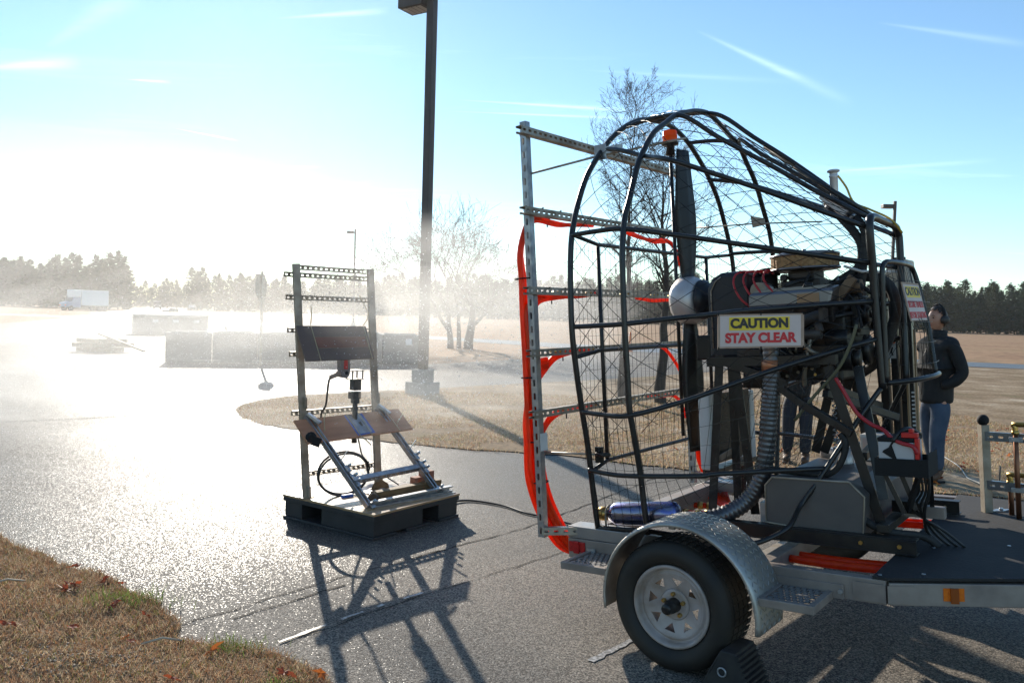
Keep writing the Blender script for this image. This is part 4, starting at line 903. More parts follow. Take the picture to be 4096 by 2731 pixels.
# cage mesh: crossing diagonal wires above, square grid below
def ring_lengths(P):
    L = [0]
    for a, b in zip(P, P[1:]): L.append(L[-1]+(b-a).length)
    return L
fineB = [crom(B3, 14*i/280) for i in range(281)]; LB = ring_lengths(fineB); LT = LB[-1]
kap = [14*i/280 for i in range(281)]
def kappa(y): return float(np.interp(y, LB, kap))
def surf(x, y):
    """x: distance forward from the rear hoop, y: arc length round the middle hoop"""
    k = kappa(y); b = crom(B3, k)
    if x <= UB-UA:
        t = x/(UB-UA); a = crom(A3, k); p = a.lerp(b, t); c = V((p.x, VC, 1.5)); return p+(p-c).normalized()*.02*math.sin(math.pi*t)
    i = min(13, int(k)); f = F3[i].lerp(F3[i+1], k-i); t = (x-(UB-UA))/1.02; return b.lerp(f, min(1, t))
XM = UB-UA+1.02
mb = MB(); sp = .158; y2 = LB[int(280*2/14)]; y12 = LB[int(280*12/14)]
rw = random.Random(2)
for sgn in (1, -1):
    y0 = -2.2
    while y0 < LT+2.2:
        run = []
        for i in range(37):
            x = XM*i/36; y = y0+sgn*x*.98+.012*math.sin(x*9+y0*5)
            if y2*.82 <= y <= LT-y2*.82: run.append(surf(x, y))
            else:
                if len(run) > 1: mb.tube(run, .0018, 4, smooth=False)
                run = []
        if len(run) > 1: mb.tube(run, .0018, 4, smooth=False)
        y0 += sp*rw.uniform(.92, 1.08)
o = part('diamond_mesh', mb, M_wire, wm); o['kind'] = 'stuff'
mb = MB()
for (ya, yb) in ((.02, y2*1.02), (LT-y2*1.02, LT-.02)):
    n = 8
    for i in range(n+1):
        y = ya+(yb-ya)*i/n; mb.tube([surf(XM*j/30*.86, y)+V((0, 0, .003*math.sin(j*1.7+i))) for j in range(31)], .0014, 4, smooth=False)
    for j in range(22):
        x = .03+.052*j*1.05; mb.tube([surf(min(x+.0*q, XM), ya+(yb-ya)*q/16) for q in range(17)], .0014, 4, smooth=False)
o = part('square_mesh', mb, M_wire, wm); o['kind'] = 'stuff'
# flat guard grid across the rear opening, centre pole and beacon
UG = -.645
mb = MB()
for w_, va in ((1.88, .17), (1.262, .15), (.615, .25)):
    mb.tube([(UA, va, w_+(.03 if w_ > 1.5 else (-.03 if w_ < 1.3 else 0))), (UG, .50, w_), (UG, 1.95, w_), (UA, 2.28, w_+(.03 if w_ > 1.5 else 0))], .012, 8)
for v_ in (.50, 1.95): mb.tube([(UG, v_, .615), (UG, v_, 1.88)], .0125, 8)
part('guard_frame', mb, M_black, wm)
mb = MB(); v_ = .23
while v_ < 2.24:
    t = min(1, max(0, (v_-.17)/.33)) if v_ < .5 else 1; mb.tube([(UA+(UG-UA)*t-.008, v_, .62), (UA+(UG-UA)*t-.008, v_, 1.87)], .0011, 4, smooth=False); v_ += .052
w_ = .66
while w_ < 1.88: mb.tube([(UA-.008, .18, w_), (UG-.010, .5, w_), (UG-.010, 1.95, w_), (UA-.008, 2.27, w_)], .0011, 4, smooth=False); w_ += .098
o = part('guard_grid', mb, M_wire, wm); o['kind'] = 'stuff'
mb = MB(); mb.tube([(-.505, 1.2, .68), (-.505, 1.2, 2.50)], .0125, 8); part('beacon_pole', mb, M_black, wm)
mb = MB(); mb.lathe([(-.03, .0), (-.03, .03), (.03, .024), (.035, .052), (.048, .056), (.055, .048), (.055, 0)], (-.505, 1.2, 2.515), (0, 0, 1), 24); bcn = part('beacon', mb, M_black, wm)
mb = MB(); mb.lathe([(0, .046), (.03, .047), (.033, .049), (.036, .047), (.062, .046), (.07, .04), (.072, 0)], (-.505, 1.2, 2.572), (0, 0, 1), 32); part('beacon_lens', mb, M_lens, bcn)
mb = MB(); mb.cyl((-.505, 1.2, 2.572), (-.505, 1.2, 2.62), .018); part('beacon_lamp', mb, M_polish, bcn)
# clips and tie rod clamps
mb = MB(); mb.box((-.64, .50, 2.37), (-.56, .506, 2.46)); mb.box((-.60, .50, 2.40), (-.45, .506, 2.44)); mb.cyl((-.62, .49, 2.40), (-.62, .52, 2.40), .014, n=8); mb.cyl((-.50, .49, 2.425), (-.50, .52, 2.425), .012, n=8); part('rod_clamp', mb, M_galv, wm)
mb = MB(); mb.box((-.60, .30, .63), (-.55, .315, .72)); mb.cyl((-.585, .29, .68), (-.5, .29, .68), .013, n=8); mb.cyl((-.575, .285, .70), (-.575, .33, .70), .012, n=8); part('rod_clamp', mb, M_blackm, wm)
mb = MB(); mb.prism([(-.277, 1.9, 2.13), (-.18, 1.9, 2.10), (-.175, 1.9, 2.055), (-.265, 1.9, 2.045)], (0, .006, 0)); mb.tube([(-.70, 1.905, 2.096), (-.259, 1.9, 2.072), (.21, 1.9, 2.028)], .005, 6); part('far_tie_plate', mb, M_galvw, wm)
# propeller
pr = MB(); pr.lathe([(-.10, 0), (-.10, .06), (-.085, .115), (-.05, .148), (.03, .152), (.07, .135), (.085, .10), (.085, 0)], (-.42, VC, 1.545), (1, 0, 0), 40)
prop = part('propeller', pr, M_polish, wm, label='two bladed propeller with polished round hub')
def blade(sg):
    mb = MB(); secs = []
    for i in range(15):
        t = i/14; r_ = .12+.84*t; ch = .075+.09*math.sin(min(1, t*1.7)*math.pi/2)-.11*max(0, t-.45)**1.4; th_ = .024*(1-t)+.006; tw = rad(52-38*t**.7)
        c, s_ = math.cos(tw), -math.sin(tw); ring = []
        for a, b in ((-.5, 0), (-.25, .5), (.1, .6), (.5, .0), (.1, -.4), (-.25, -.4)):
            x, y = a*ch, b*th_; ring.append((-.42+x*s_*-1+y*c, VC+x*c+y*s_, 1.545+sg*r_))
        secs.append(ring)
    vs = [p for r_ in secs for p in r_]; fs = []
    for i in range(14):
        for j in range(6): fs.append((i*6+j, i*6+(j+1) % 6, i*6+6+(j+1) % 6, i*6+6+j))
    fs += [tuple(range(6)), tuple(range(14*6, 15*6))]
    mb.add(vs, fs, True); return part('blade', mb, M_blade, prop)
b1 = blade(1); b2 = blade(-1)
for sg, b in ((1, b1), (-1, b2)):
    mb = MB(); mb.box((-.475, VC-.07, 1.545+sg*.55-.04), (-.365, VC+.07, 1.545+sg*.55+.04)); 
mb = MB(); mb.lathe([(0, .125), (.02, .125), (.05, .10), (.085, .062), (.14, .05), (.16, .05)], (-.332, VC, 1.545), (1, 0, 0), 32); part('hub_cone', mb, M_belt, prop)
# reduction drive housing
mb = MB(); mb.prism([(-.20, .98, 1.17), (-.20, .98, 1.60), (-.17, .98, 1.655), (-.11, .98, 1.685), (.06, .98, 1.69), (.06, .98, 1.17)], (0, .46, 0)); bh = part('belt_housing', mb, M_belt, wm, bevel=.03)
mb = MB(); mb.tube([(-.165, .972, 1.24), (-.165, .972, 1.58), (-.135, .972, 1.635), (-.10, .972, 1.66)], .004, 6); part('housing_seam', mb, M_galvw, bh)
mb = MB(); mb.box((-.30, 1.02, 1.17), (-.205, 1.38, 1.32)); part('bearing_mount', mb, M_blackm, wm, bevel=.01)
# engine block and heads
eng = MB(); eng.box((.07, .98, 1.20), (.60, 1.42, 1.42)); eng.prism([(.07, 1.0, 1.42), (.07, 1.4, 1.42), (.07, 1.3, 1.56), (.07, 1.1, 1.56)], (.53, 0, 0)); eng.box((.10, 1.02, 1.04), (.56, 1.38, 1.20)); eng.box((.0, 1.0, 1.08), (.068, 1.4, 1.40))
blk = part('engine_block', eng, M_blackm, wm, bevel=.015)
for sg in (-1, 1):
    mb = MB(); c = VC+sg*.25
    mb.prism([(.11, c-sg*.07, 1.40), (.11, c+sg*.05, 1.36), (.11, c+sg*.08, 1.46), (.11, c-sg*.03, 1.50)], (.45, 0, 0)); part('cylinder_head', mb, M_blackm, wm, bevel=.006)
    mb = MB(); y0 = c+sg*.075; y1 = c-sg*.055
    mb.prism([(.10, y0, 1.462), (.10, y0, 1.53), (.115, y0-sg*.012, 1.545), (.115, y1, 1.565), (.10, y1-sg*.01, 1.50)], (.46, 0, 0)); vc_ = part('valve_cover', mb, M_chrome, wm, bevel=.012)
    mb = MB()
    for i in range(6): yy = y0-sg*(.024+.017*i); mb.box((.125, min(yy, yy+.008), 1.545+.0025*i), (.535, max(yy, yy+.008), 1.556+.0025*i))
    mb.box((.085, min(y0+sg*.012, y1), 1.452), (.585, max(y0+sg*.012, y1), 1.461)); part('cover_fin', mb, M_chrome, vc_)
    mb = MB(); mb.cyl((.42, c+.0, 1.55), (.42, c, 1.585), .022, n=16); part('oil_cap', mb, M_blackm, vc_)
    if sg < 0:
        mb = MB(); mb.box((.38, y0-.003, 1.475), (.50, y0-.001, 1.522)); part('tan_label', mb, mat('tan_label', (.35, .2, .1), .5), vc_)
    # exhaust manifold: flanged ports into a collector
    mb = MB()
    for i in range(4):
        x = .15+.115*i; mb.tube(smooth_path([(x, c+sg*.05, 1.39), (x, c+sg*.11, 1.37), (x+.02, c+sg*.13, 1.31)], 6), .022, 8)
    mb.tube([(.12, c+sg*.13, 1.31), (.52, c+sg*.13, 1.30)], .028, 10); mb.tube(smooth_path([(.38, c+sg*.12, 1.35), (.46, c+sg*.13, 1.385), (.53, c+sg*.12, 1.405)], 8), .030, 10); mb.box((.52, c+sg*.12-.04, 1.365), (.545, c+sg*.12+.04, 1.445)); part('exhaust_manifold', mb, M_iron, wm)
mb = MB()
for i, x in enumerate((.15, .27, .39, .51)):
    mb.tube(smooth_path([(.10+.03*i, 1.05, 1.675-.006*i), (.02+.055*i, .96, 1.675), (.0+.06*i, .92, 1.62), (.04+.07*i, .90, 1.53), (.10+.06*i, .91, 1.47)], 12), .0065, 6)
part('spark_lead', mb, M_redcab, wm)
mb = MB(); mb.cyl((.11, 1.2, 1.56), (.11, 1.2, 1.66), .045, n=20); mb.lathe([(0, .06), (.03, .062), (.045, .055), (.05, 0)], (.11, 1.2, 1.655), (0, 0, 1), 20); part('distributor', mb, M_black2, wm)
mb = MB(); mb.cyl((.125, .965, 1.565), (.125, 1.1, 1.565), .045, n=20); part('ignition_coil', mb, M_galvw, wm)
mb = MB(); mb.box((.22, 1.08, 1.555), (.44, 1.32, 1.61)); mb.box((.25, 1.11, 1.612), (.40, 1.29, 1.665)); mb.cyl((.24, 1.1, 1.63), (.24, 1.06, 1.63), .02); mb.box((.27, 1.075, 1.62), (.38, 1.108, 1.655)); part('carburettor', mb, M_iron, wm, bevel=.005)
AC = (.32, 1.2, 1.668)
mb = MB(); n = 72; vs = []; 
for i in range(n):
    a = 2*math.pi*i/n; r_ = .186+.0025*(i % 2)
    vs += [(AC[0]+r_*math.cos(a), AC[1]+r_*math.sin(a), AC[2]+.012), (AC[0]+r_*math.cos(a), AC[1]+r_*math.sin(a), AC[2]+.082)]
mb.add(vs, [(2*i, 2*((i+1) % n), 2*((i+1) % n)+1, 2*i+1) for i in range(n)]); ac = part('air_filter', mb, M_filter, wm)
mb = MB(); mb.lathe([(0, 0), (.0, .18), (.004, .196), (.014, .196), (.014, .17)], AC, (0, 0, 1), 48); part('filter_base', mb, M_chrome, ac)
mb = MB(); mb.lathe([(.08, .19), (.086, .196), (.094, .192), (.104, .15), (.108, .05), (.108, 0)], AC, (0, 0, 1), 48); mb.cyl((AC[0], AC[1], AC[2]+.105), (AC[0], AC[1], AC[2]+.125), .012, n=8); part('filter_lid', mb, M_chrome, ac)
mb = MB(); mb.tube([(.36, .84, 1.41), (.42, .98, 1.64)], .006, 6); mb.tube([(.30, .93, 1.575), (.34, 1.02, 1.60), (.40, 1.08, 1.61)], .012, 8); part('throttle_rod', mb, M_blackm, wm)
# front accessories: pulleys, belt, alternator, pump
mb = MB()
for (v_, w_, r_) in ((1.2, 1.20, .085), (1.2, 1.40, .07), (1.02, 1.34, .045), (1.38, 1.36, .05), (1.0, 1.16, .05)): mb.lathe([(0, 0), (0, r_), (.012, r_*.82), (.024, r_), (.024, 0)], (.635, v_, w_), (1, 0, 0), 24)
part('pulley', mb, M_blackm, wm)
mb = MB(); mb.cyl((.52, 1.0, 1.16), (.63, 1.0, 1.16), .065); mb.cyl((.53, 1.38, 1.36), (.63, 1.38, 1.36), .06); mb.box((.60, 1.08, 1.28), (.632, 1.32, 1.5)); mb.cyl((.60, 1.2, 1.5), (.60, 1.2, 1.585), .035); mb.cyl((.50, .97, 1.27), (.62, .97, 1.27), .05); mb.box((.42, .93, 1.14), (.60, 1.0, 1.24)); part('accessory', mb, M_blackm, wm, bevel=.006)
mb = MB(); mb.cyl((.30, .93, 1.10), (.30, .93, 1.19), .045, n=16); mb.box((.0, .93, 1.19), (.14, .99, 1.225)); mb.cyl((.03, 1.0, 1.07), (.2, 1.0, 1.07), .07, n=18); part('starter', mb, M_iron, wm)
# fasteners, small hoses and wiring looms round the engine
rr = random.Random(12); bmb = MB(); bmb.cyl((0, 0, 0), (0, -.012, 0), .008, n=6); bme_ = None
for i in range(26):
    p = V((rr.uniform(.08, .58), .976, rr.uniform(1.06, 1.41))); mb = MB(); mb.cyl(p, p+V((0, -.012, 0)), .0085, n=6); part('engine_bolt', mb, (M_brass, M_galvw, M_iron)[i % 3], blk)
for i in range(12):
    a = V((rr.uniform(.05, .6), rr.uniform(.93, 1.0), rr.uniform(1.1, 1.42))); b = V((rr.uniform(.1, .68), rr.uniform(.88, 1.05), rr.uniform(1.0, 1.45))); m_ = (a+b)/2+V((0, -.06, rr.uniform(-.1, .02)))
    mb = MB(); mb.tube(smooth_path([a, m_, b], 14), rr.choice((.006, .009, .013)), 7); part('engine_hose', mb, rr.choice((M_rubber, M_cable, M_rubber, M_galvw)), wm)
for i in range(8):
    a = V((.46+.03*rr.random(), 1.02+.3*rr.random(), 1.56+.05*rr.random())); b = V((.66+.04*rr.random(), .98+.3*rr.random(), 1.30+.25*rr.random())); mb = MB(); mb.tube(smooth_path([a, (a+b)/2+V((.03, -.02, .07*rr.random())), b], 12), rr.choice((.005, .008, .012)), 7); part('engine_hose', mb, M_rubber, wm)
mb = MB(); mb.beam((.56, 1.02, 1.50), (.64, 1.02, 1.60), .03, .05); mb.cyl((.58, 1.1, 1.55), (.66, 1.1, 1.55), .04, n=14); mb.box((.50, 1.0, 1.47), (.57, 1.07, 1.53)); part('accessory', mb, mat('tan_alternator_bracket', (.2, .13, .08), .5, .4), wm, bevel=.004)
# coolant: expansion tank with filler neck, Y pipes, big hose ring
mb = MB(); mb.prism([(.43, 1.14, 2.07), (.455, 1.14, 2.10), (.605, 1.14, 1.985), (.568, 1.14, 1.945), (.535, 1.14, 1.965)], (0, .12, 0)); et = part('expansion_tank', mb, M_polish, wm, bevel=.008)
mb = MB(); mb.lathe([(-.08, .022), (.09, .022), (.098, .026), (.103, .022), (.118, .022), (.122, .034), (.130, .034), (.134, .026), (.134, 0)], (.505, 1.2, 2.09), (0, 0, 1), 24); part('filler_neck', mb, M_polish, et)
mb = MB(); mb.tube(smooth_path([(.46, 1.2, 2.05), (.543, 1.2, 1.94), (.60, 1.2, 1.863), (.637, 1.2, 1.784), (.632, 1.2, 1.692), (.59, 1.2, 1.639), (.48, 1.2, 1.58)], 30), .024, 10); mb.tube(smooth_path([(.59, 1.19, 1.965), (.638, 1.19, 1.91), (.662, 1.19, 1.84), (.652, 1.19, 1.72), (.63, 1.19, 1.54)], 24), .022, 10); part('coolant_hose', mb, M_rubber, wm)
mb = MB()
for p, q in (((.47, 1.2, 2.035), (.485, 1.2, 2.015)), ((.60, 1.19, 1.952), (.612, 1.19, 1.938)), ((.50, 1.2, 1.59), (.52, 1.2, 1.60))): mb.cyl(p, q, .027, n=16)
part('hose_clamp', mb, M_galv, wm)
mb = MB(); mb.tube(smooth_path([(.50, 1.3, 1.54), (.547, 1.3, 1.60), (.622, 1.3, 1.612), (.706, 1.3, 1.59), (.758, 1.3, 1.532), (.778, 1.3, 1.442), (.767, 1.3, 1.354), (.735, 1.3, 1.266), (.68, 1.35, 1.17), (.60, 1.45, 1.10), (.45, 1.6, 1.02)], 44), .03, 12); part('radiator_hose', mb, M_rubber, wm)
mb = MB(); mb.tube(smooth_path([(.525, 1.21, 2.19), (.565, 1.22, 2.12), (.60, 1.23, 2.03), (.68, 1.24, 1.98), (.77, 1.3, 1.92), (.80, 1.42, 1.85)], 24), .006, 8); part('overflow_tube', mb, M_yellowt, wm)
# tubes hugging the cage top ridge
mb = MB(); mb.tube([(.30, 1.16, 2.27), (.705, 1.17, 1.935)], .014, 8); mb.tube([(.1, 1.24, 2.44), (.705, 1.24, 1.93)], .014, 8); part('ridge_tube', mb, M_black, wm)
# white overflow jug behind the front frame
mb = MB(); mb.prism([(.63, 1.66, 1.53), (.64, 1.66, 1.66), (.67, 1.66, 1.715), (.77, 1.66, 1.715), (.775, 1.66, 1.53)], (0, .16, 0)); jg = part('coolant_jug', mb, M_jug, wm, bevel=.012)
mb = MB(); mb.cyl((.70, 1.74, 1.715), (.70, 1.74, 1.735), .04); part('jug_cap', mb, M_black2, jg)
mb = MB(); mb.box((.60, 1.66, 1.50), (.80, 1.82, 1.527)); mb.beam((.77, 1.5, 1.51), (.77, 1.67, 1.51), .03, .03); part('jug_bracket', mb, M_black, wm)
mb = MB(); mb.tube([(.60, 1.0, 1.66), (.66, 1.1, 1.63), (.72, 1.3, 1.63), (.74, 1.6, 1.64)], .008, 6); part('overflow_hose', mb, M_white, wm)
# radiator lying across the rear of the stand
mb = MB(); mb.box((-.25, .90, .52), (-.175, .985, .975)); rd = part('radiator', mb, M_white, wm, bevel=.014); mb = MB(); mb.box((-.25, 1.5, .50), (-.175, 1.58, .95)); part('side_tank', mb, M_white, rd, bevel=.014)
mb = MB(); mb.box((-.25, .987, .55), (-.18, 1.498, .965)); part('core', mb, M_fin, rd)
mb = MB()
for i in range(32): w_ = .56+.0125*i; mb.box((-.2555, .99, w_), (-.1745, 1.495, w_+.003))
part('fin', mb, M_fin, rd)
mb = MB(); mb.box((-.26, .95, .49), (-.165, 1.55, .518)); part('radiator_tray', mb, M_black, wm)
# stand: angle iron legs and braces on both sides, slide channels
def angle(mb, a, b, w_=.05, up=(0, 1, 0)): mb.beam(a, b, w_, .007, up=up); mb.beam(V(a)+V((0, .024, 0)), V(b)+V((0, .024, 0)), .007, .05, up=up)
LEG = [((-.05, .80, 1.2), (-.14, .80, .275)), ((-.068, 1.0, 1.15), (-.065, 1.0, .31)), ((.552, .80, 1.133), (.79, .80, .30)), ((-.22, 1.6, 1.10), (-.30, 1.6, .24)), ((.435, 1.6, 1.15), (.56, 1.6, .28)), ((.45, 1.6, 1.10), (.70, 1.6, .28)), ((.55, 1.3, 1.12), (.35, 1.3, .60)), ((.42, 1.3, 1.05), (.30, 1.3, .60)), ((.66, .95, 1.12), (.80, .80, .45)), ((.02, .85, 1.12), (.10, .85, .30))]
for a, b in LEG:
    mb = MB(); angle(mb, a, b); part('stand_leg', mb, M_black, wm)
BR = [((.18, .80, 1.10), (.422, .80, .924)), ((.422, .80, .924), (.66, .80, .78)), ((-.04, .80, 1.17), (.33, .80, 1.04)), ((.38, 1.6, .99), (.64, 1.6, 1.13)), ((.46, 1.0, 1.02), (.62, 1.5, .86)), ((.50, .9, .98), (.72, 1.45, .80)), ((-.12, .82, .60), (-.28, 1.6, .60)), ((.70, .83, .66), (.6, 1.57, .66))]
for a, b in BR:
    mb = MB(); mb.beam(a, b, .04, .04); part('stand_brace', mb, M_black, wm, bevel=.003)
mb = MB()
for v_ in (.80, 1.6): mb.box((-.12, v_-.025, 1.14), (.60, v_+.025, 1.19))
mb.box((-.10, .83, 1.145), (-.05, 1.57, 1.185)); mb.box((.50, .83, 1.145), (.55, 1.57, 1.185)); part('engine_bed', mb, M_black, wm)
for v_ in (.66, 1.70):
    mb = MB(); mb.box((-.20, v_, .285), (.975, v_+.06, .292)); mb.box((-.20, v_, .222), (.975, v_+.007, .2848)); mb.box((-.20, v_, .215), (.975, v_+.06, .2215)); sc_ = part('slide_channel', mb, M_blackm, wm, bevel=.002)
    mb = MB()
    for u_ in (.30, .72, .90): mb.cyl((u_, v_-.001, .255), (u_, v_-.012, .255), .011, n=6)
    part('bolt', mb, M_brass, sc_)
mb = MB(); mb.beam((.80, 1.03, .385), (.94, 1.0, .385), .10, .06); mb.box((.78, .72, .3), (.84, 1.68, .34)); part('front_crossbar', mb, M_blackm, wm, bevel=.003)
mb = MB(); mb.box((.85, .98, .335), (1.04, 1.03, .395)); part('front_lug', mb, M_alud, wm, bevel=.003)
# fuel tank: big aluminium box with chamfered corners
f_ = [(.22, .30), (.72, .262), (.735, .475), (.665, .545), (.265, .545), (.225, .50)]
mb = MB(); mb.prism([(a, .70, b) for a, b in f_], (0, 1.02, 0)); ft = part('fuel_tank', mb, M_tank, wm, bevel=.006)
mb = MB(); mb.tube([(a, .698, b) for a, b in f_], .006, 6, closed=True); part('weld_seam', mb, M_galvw, ft)
mb = MB(); mb.box((.70, .695, .245), (.745, .76, .262)); part('tank_foot', mb, M_galv, ft, bevel=.003); mb = MB(); mb.box((.18, .72, .26), (.23, .80, .40)); part('tank_foot', mb, M_galv, ft, bevel=.003)
mb = MB(); mb.tube(smooth_path([(.20, .78, .572), (.38, .8, .562), (.50, .8, .556), (.57, .8, .59), (.61, .8, .66), (.625, .8, .73), (.60, .8, .78)], 26), .018, 10); part('fuel_hose', mb, M_rubber, wm)
mb = MB(); mb.lathe([(0, .055), (.09, .055), (.09, .03), (.13, .028)], (.46, 1.3, .546), (0, 0, 1), 24); mb.cyl((.30, 1.5, .546), (.30, 1.5, .60), .04); part('filler_cap', mb, M_polish, ft)
mb = MB(); mb.box((.52, 1.42, .547), (.66, 1.55, .70)); pb = part('control_box', mb, M_white, wm, bevel=.006)
mb = MB(); mb.box((.535, 1.415, .585), (.575, 1.4195, .68)); part('warning_label', mb, M_sign, pb)
mb = MB(); mb.tube([(.45+.012*math.cos(i*.9), 1.2+.012*math.sin(i*.9), .62+.004*i) for i in range(76)], .0035, 5); part('steel_spring', mb, M_galv, wm)
# ribbed exhaust hose
fx = smooth_path([(.255, .80, 1.26), (.25, .80, 1.10), (.235, .80, .97), (.22, .80, .84), (.20, .80, .68), (.165, .80, .52), (.09, .78, .395), (-.01, .72, .32), (-.13, .64, .285), (-.24, .56, .285)], 150)
mb = MB(); mb.tube(fx, [.047+.0035*math.sin(i*2.094) for i in range(151)], 20); part('exhaust_hose', mb, M_flex, wm)
mb = MB(); mb.cyl((.25, .80, 1.17), (.247, .80, 1.11), .052, n=20); part('hose_label', mb, mat('copper_tape', (.45, .2, .1), .35, .5), wm)
# muffler on the near rail
mb = MB(); mb.lathe([(0, .03), (.012, .042), (.05, .062), (.06, .064), (.41, .066), (.425, .06), (.44, .04), (.445, 0)], (-.56, .36, .336), V((1, 0, .09)), 40); mf = part('muffler', mb, M_muff, wm)
mb = MB(); mb.lathe([(-.062, 0), (-.062, .035), (-.05, .04), (-.02, .04), (-.01, .032), (.01, .032)], (-.56, .36, .336), V((1, 0, .09)), 24); part('end_cap', mb, M_brass, mf)
mb = MB(); mb.tube([(-.555, .36+.048*math.cos(a), .336+.048*math.sin(a)) for a in [math.pi*i/10 for i in range(11)]], .006, 6); mb.tube([(-.555, .312, .336), (-.555, .312, .265)], .006, 6); mb.tube([(-.555, .408, .336), (-.555, .408, .265)], .006, 6); part('muffler_strap', mb, M_galvw, mf)
# dark steering rudder stack and lumber at the far front
for u_, v_, w0, w1, a in ((.60, 1.7, .45, 1.6, .05), (.655, 1.72, .45, 1.62, .04), (.70, 1.74, .45, 1.62, .035), (.735, 1.76, .45, 1.6, .03)):
    mb = MB(); mb.box((u_-a/2, v_, w0), (u_+a/2, v_+.06, w1)); part('rudder_post', mb, M_black, wm, bevel=.004)
mb = MB(); mb.box((.745, 1.60, .70), (.755, 1.63, 1.36)); mb.box((.793, 1.60, .66), (.801, 1.63, 1.30)); part('tan_strip', mb, mat('tan_wood_strip', (.32, .2, .1), .6), wm)
mb = MB()
for i in range(9): mb.box((.770, 1.60, .735+.024*i), (.785, 1.61, .744+.024*i))
part('slot', mb, M_white, wm)
mb = MB(); mb.box((.62, 1.66, 1.13), (.68, 1.665, 1.24)); wl_ = part('warning_placard', mb, M_white, wm)
mb = MB(); mb.box((.62, 1.655, 1.222), (.68, 1.659, 1.24)); part('orange_band', mb, M_orange, wl_)
mb = MB(); mb.prism([(.642, 1.657, 1.15), (.652, 1.657, 1.175), (.66, 1.657, 1.20), (.667, 1.657, 1.195), (.66, 1.657, 1.17), (.668, 1.657, 1.15), (.66, 1.657, 1.148), (.655, 1.657, 1.165)], (0, .002, 0)); part('falling_figure', mb, M_ink, wl_)
mb = MB(); mb.tube(smooth_path([(.706, .8, 1.341), (.669, .8, 1.235), (.602, .8, 1.113), (.485, .8, .985), (.364, .8, .841)], 16), .009, 8); part('conduit', mb, mat('olive_conduit', (.12, .11, .06), .5), wm)
# battery tray on a small black stand
bt = MB(); bt.box((.785, .72, .585), (1.03, .93, .592)); bt.box((.785, .72, .5925), (1.03, .727, .672)); bt.box((.785, .923, .5925), (1.03, .93, .672)); bt.box((.785, .7275, .5925), (.792, .9225, .672)); bt.box((1.023, .7275, .5925), (1.03, .9225, .70)); part('battery_tray', bt, M_black2, wm)
mb = MB(); mb.beam((.816, .78, .583), (.895, .80, .39), .022, .022); mb.beam((.875, .84, .583), (.935, .86, .40), .022, .022); mb.beam((.97, .80, .583), (.90, .85, .39), .022, .022); mb.beam((1.0, .9, .583), (.98, 1.0, .40), .022, .022); part('tray_stand', mb, M_black, wm)
mb = MB()
for k in range(4):
    mb.tube(smooth_path([(1.0-.02*k, .85, .60), (1.0-.015*k, .86, .50), (.97-.02*k, .88, .40), (.96+.03*k, .95, .28), (1.02+.035*k, .98, .207)], 16), .007+.002*(k == 0), 6)
part('wiring', mb, M_cable, wm)
mb = MB(); mb.tube(smooth_path([(.55, .8, .50), (.66, .78, .38), (.80, .77, .30), (.95, .9, .26), (1.02, .93, .208)], 20), .02, 10); part('drain_hose', mb, M_rubber, wm)
# battery, its own thing
bat = thing('car_battery', 'grey-white car battery with red terminal cover in the black tray', 'battery', TM, (.8, .74, .593))
mb = MB(); mb.box((.80, .74, .593), (.965, .91, .752)); part('case', mb, mat('grey_battery_case', (.5, .48, .47), .45), bat, bevel=.004)
mb = MB(); mb.box((.797, .737, .753), (.968, .913, .774)); part('lid', mb, M_black2, bat, bevel=.004)
mb = MB(); mb.box((.91, .735, .775), (.985, .77, .80)); mb.box((.945, .733, .80), (.965, .768, .82)); mb.box((.97, .733, .67), (.99, .765, .7745)); part('terminal_cover', mb, M_redpl, bat, bevel=.004)
mb = MB(); mb.prism([(.82, .736, .70), (.875, .736, .665), (.885, .736, .67), (.865, .736, .735), (.875, .736, .752), (.865, .736, .752), (.85, .736, .725), (.825, .736, .71)], (0, .003, 0)); part('black_mark', mb, M_black2, bat)
mb = MB(); mb.tube(smooth_path([(.87, .735, .755), (.90, .76, .80), (.93, .82, .81), (.96, .90, .775)], 12), .012, 6); part('strap', mb, M_blackm, bat)
mb = MB(); mb.tube(smooth_path([(.589, .8, 1.068), (.62, .8, 1.012), (.666, .8, .923), (.699, .8, .875), (.76, .795, .829), (.80, .79, .814), (.829, .77, .80), (.869, .75, .766), (.913, .735, .748), (.965, .728, .735), (.978, .735, .70)], 36), .0105, 8)
single('battery_cable', mb, M_redcab, 'thick red cable looping down from the engine to the battery', 'cable', TM, (.589, .8, 1.068))
# signs
def text(body, size, loc, xdir, ydir, par, m, bold=.0, name='lettering', sx=1.0):
    c = bpy.data.curves.new(name, 'FONT'); c.body = body; c.size = size; c.extrude = .0006; c.offset = bold; c.align_x = 'CENTER'; c.align_y = 'CENTER'; tmp = link(bpy.data.objects.new(name, c)); dg = bpy.context.evaluated_depsgraph_get(); dg.update(); tm_ = bpy.data.meshes.new_from_object(tmp.evaluated_get(dg)); bpy.data.objects.remove(tmp); tm_.materials.clear(); tm_.materials.append(m)
    o = link(bpy.data.objects.new(name, tm_)); x = V(xdir).normalized(); y = V(ydir).normalized(); z = x.cross(y).normalized(); y = z.cross(x)
    root = par
    while root.parent: root = root.parent
    l = V(loc)-BASE[root.name]; o.matrix_local = Matrix(((x.x*sx, y.x, z.x, l.x), (x.y*sx, y.y, z.y, l.y), (x.z*sx, y.z, z.z, l.z), (0, 0, 0, 1))); o.parent = par; return o
p00, p10, p11, p01 = V((.113, .412, 1.250)), V((.466, .686, 1.240)), V((.472, .690, 1.411)), V((.119, .417, 1.426))
xd = (p10-p00+p11-p01).normalized(); yd = (p01-p00+p11-p10).normalized(); nz_ = xd.cross(yd).normalized()
if nz_.y > 0: nz_ = -nz_
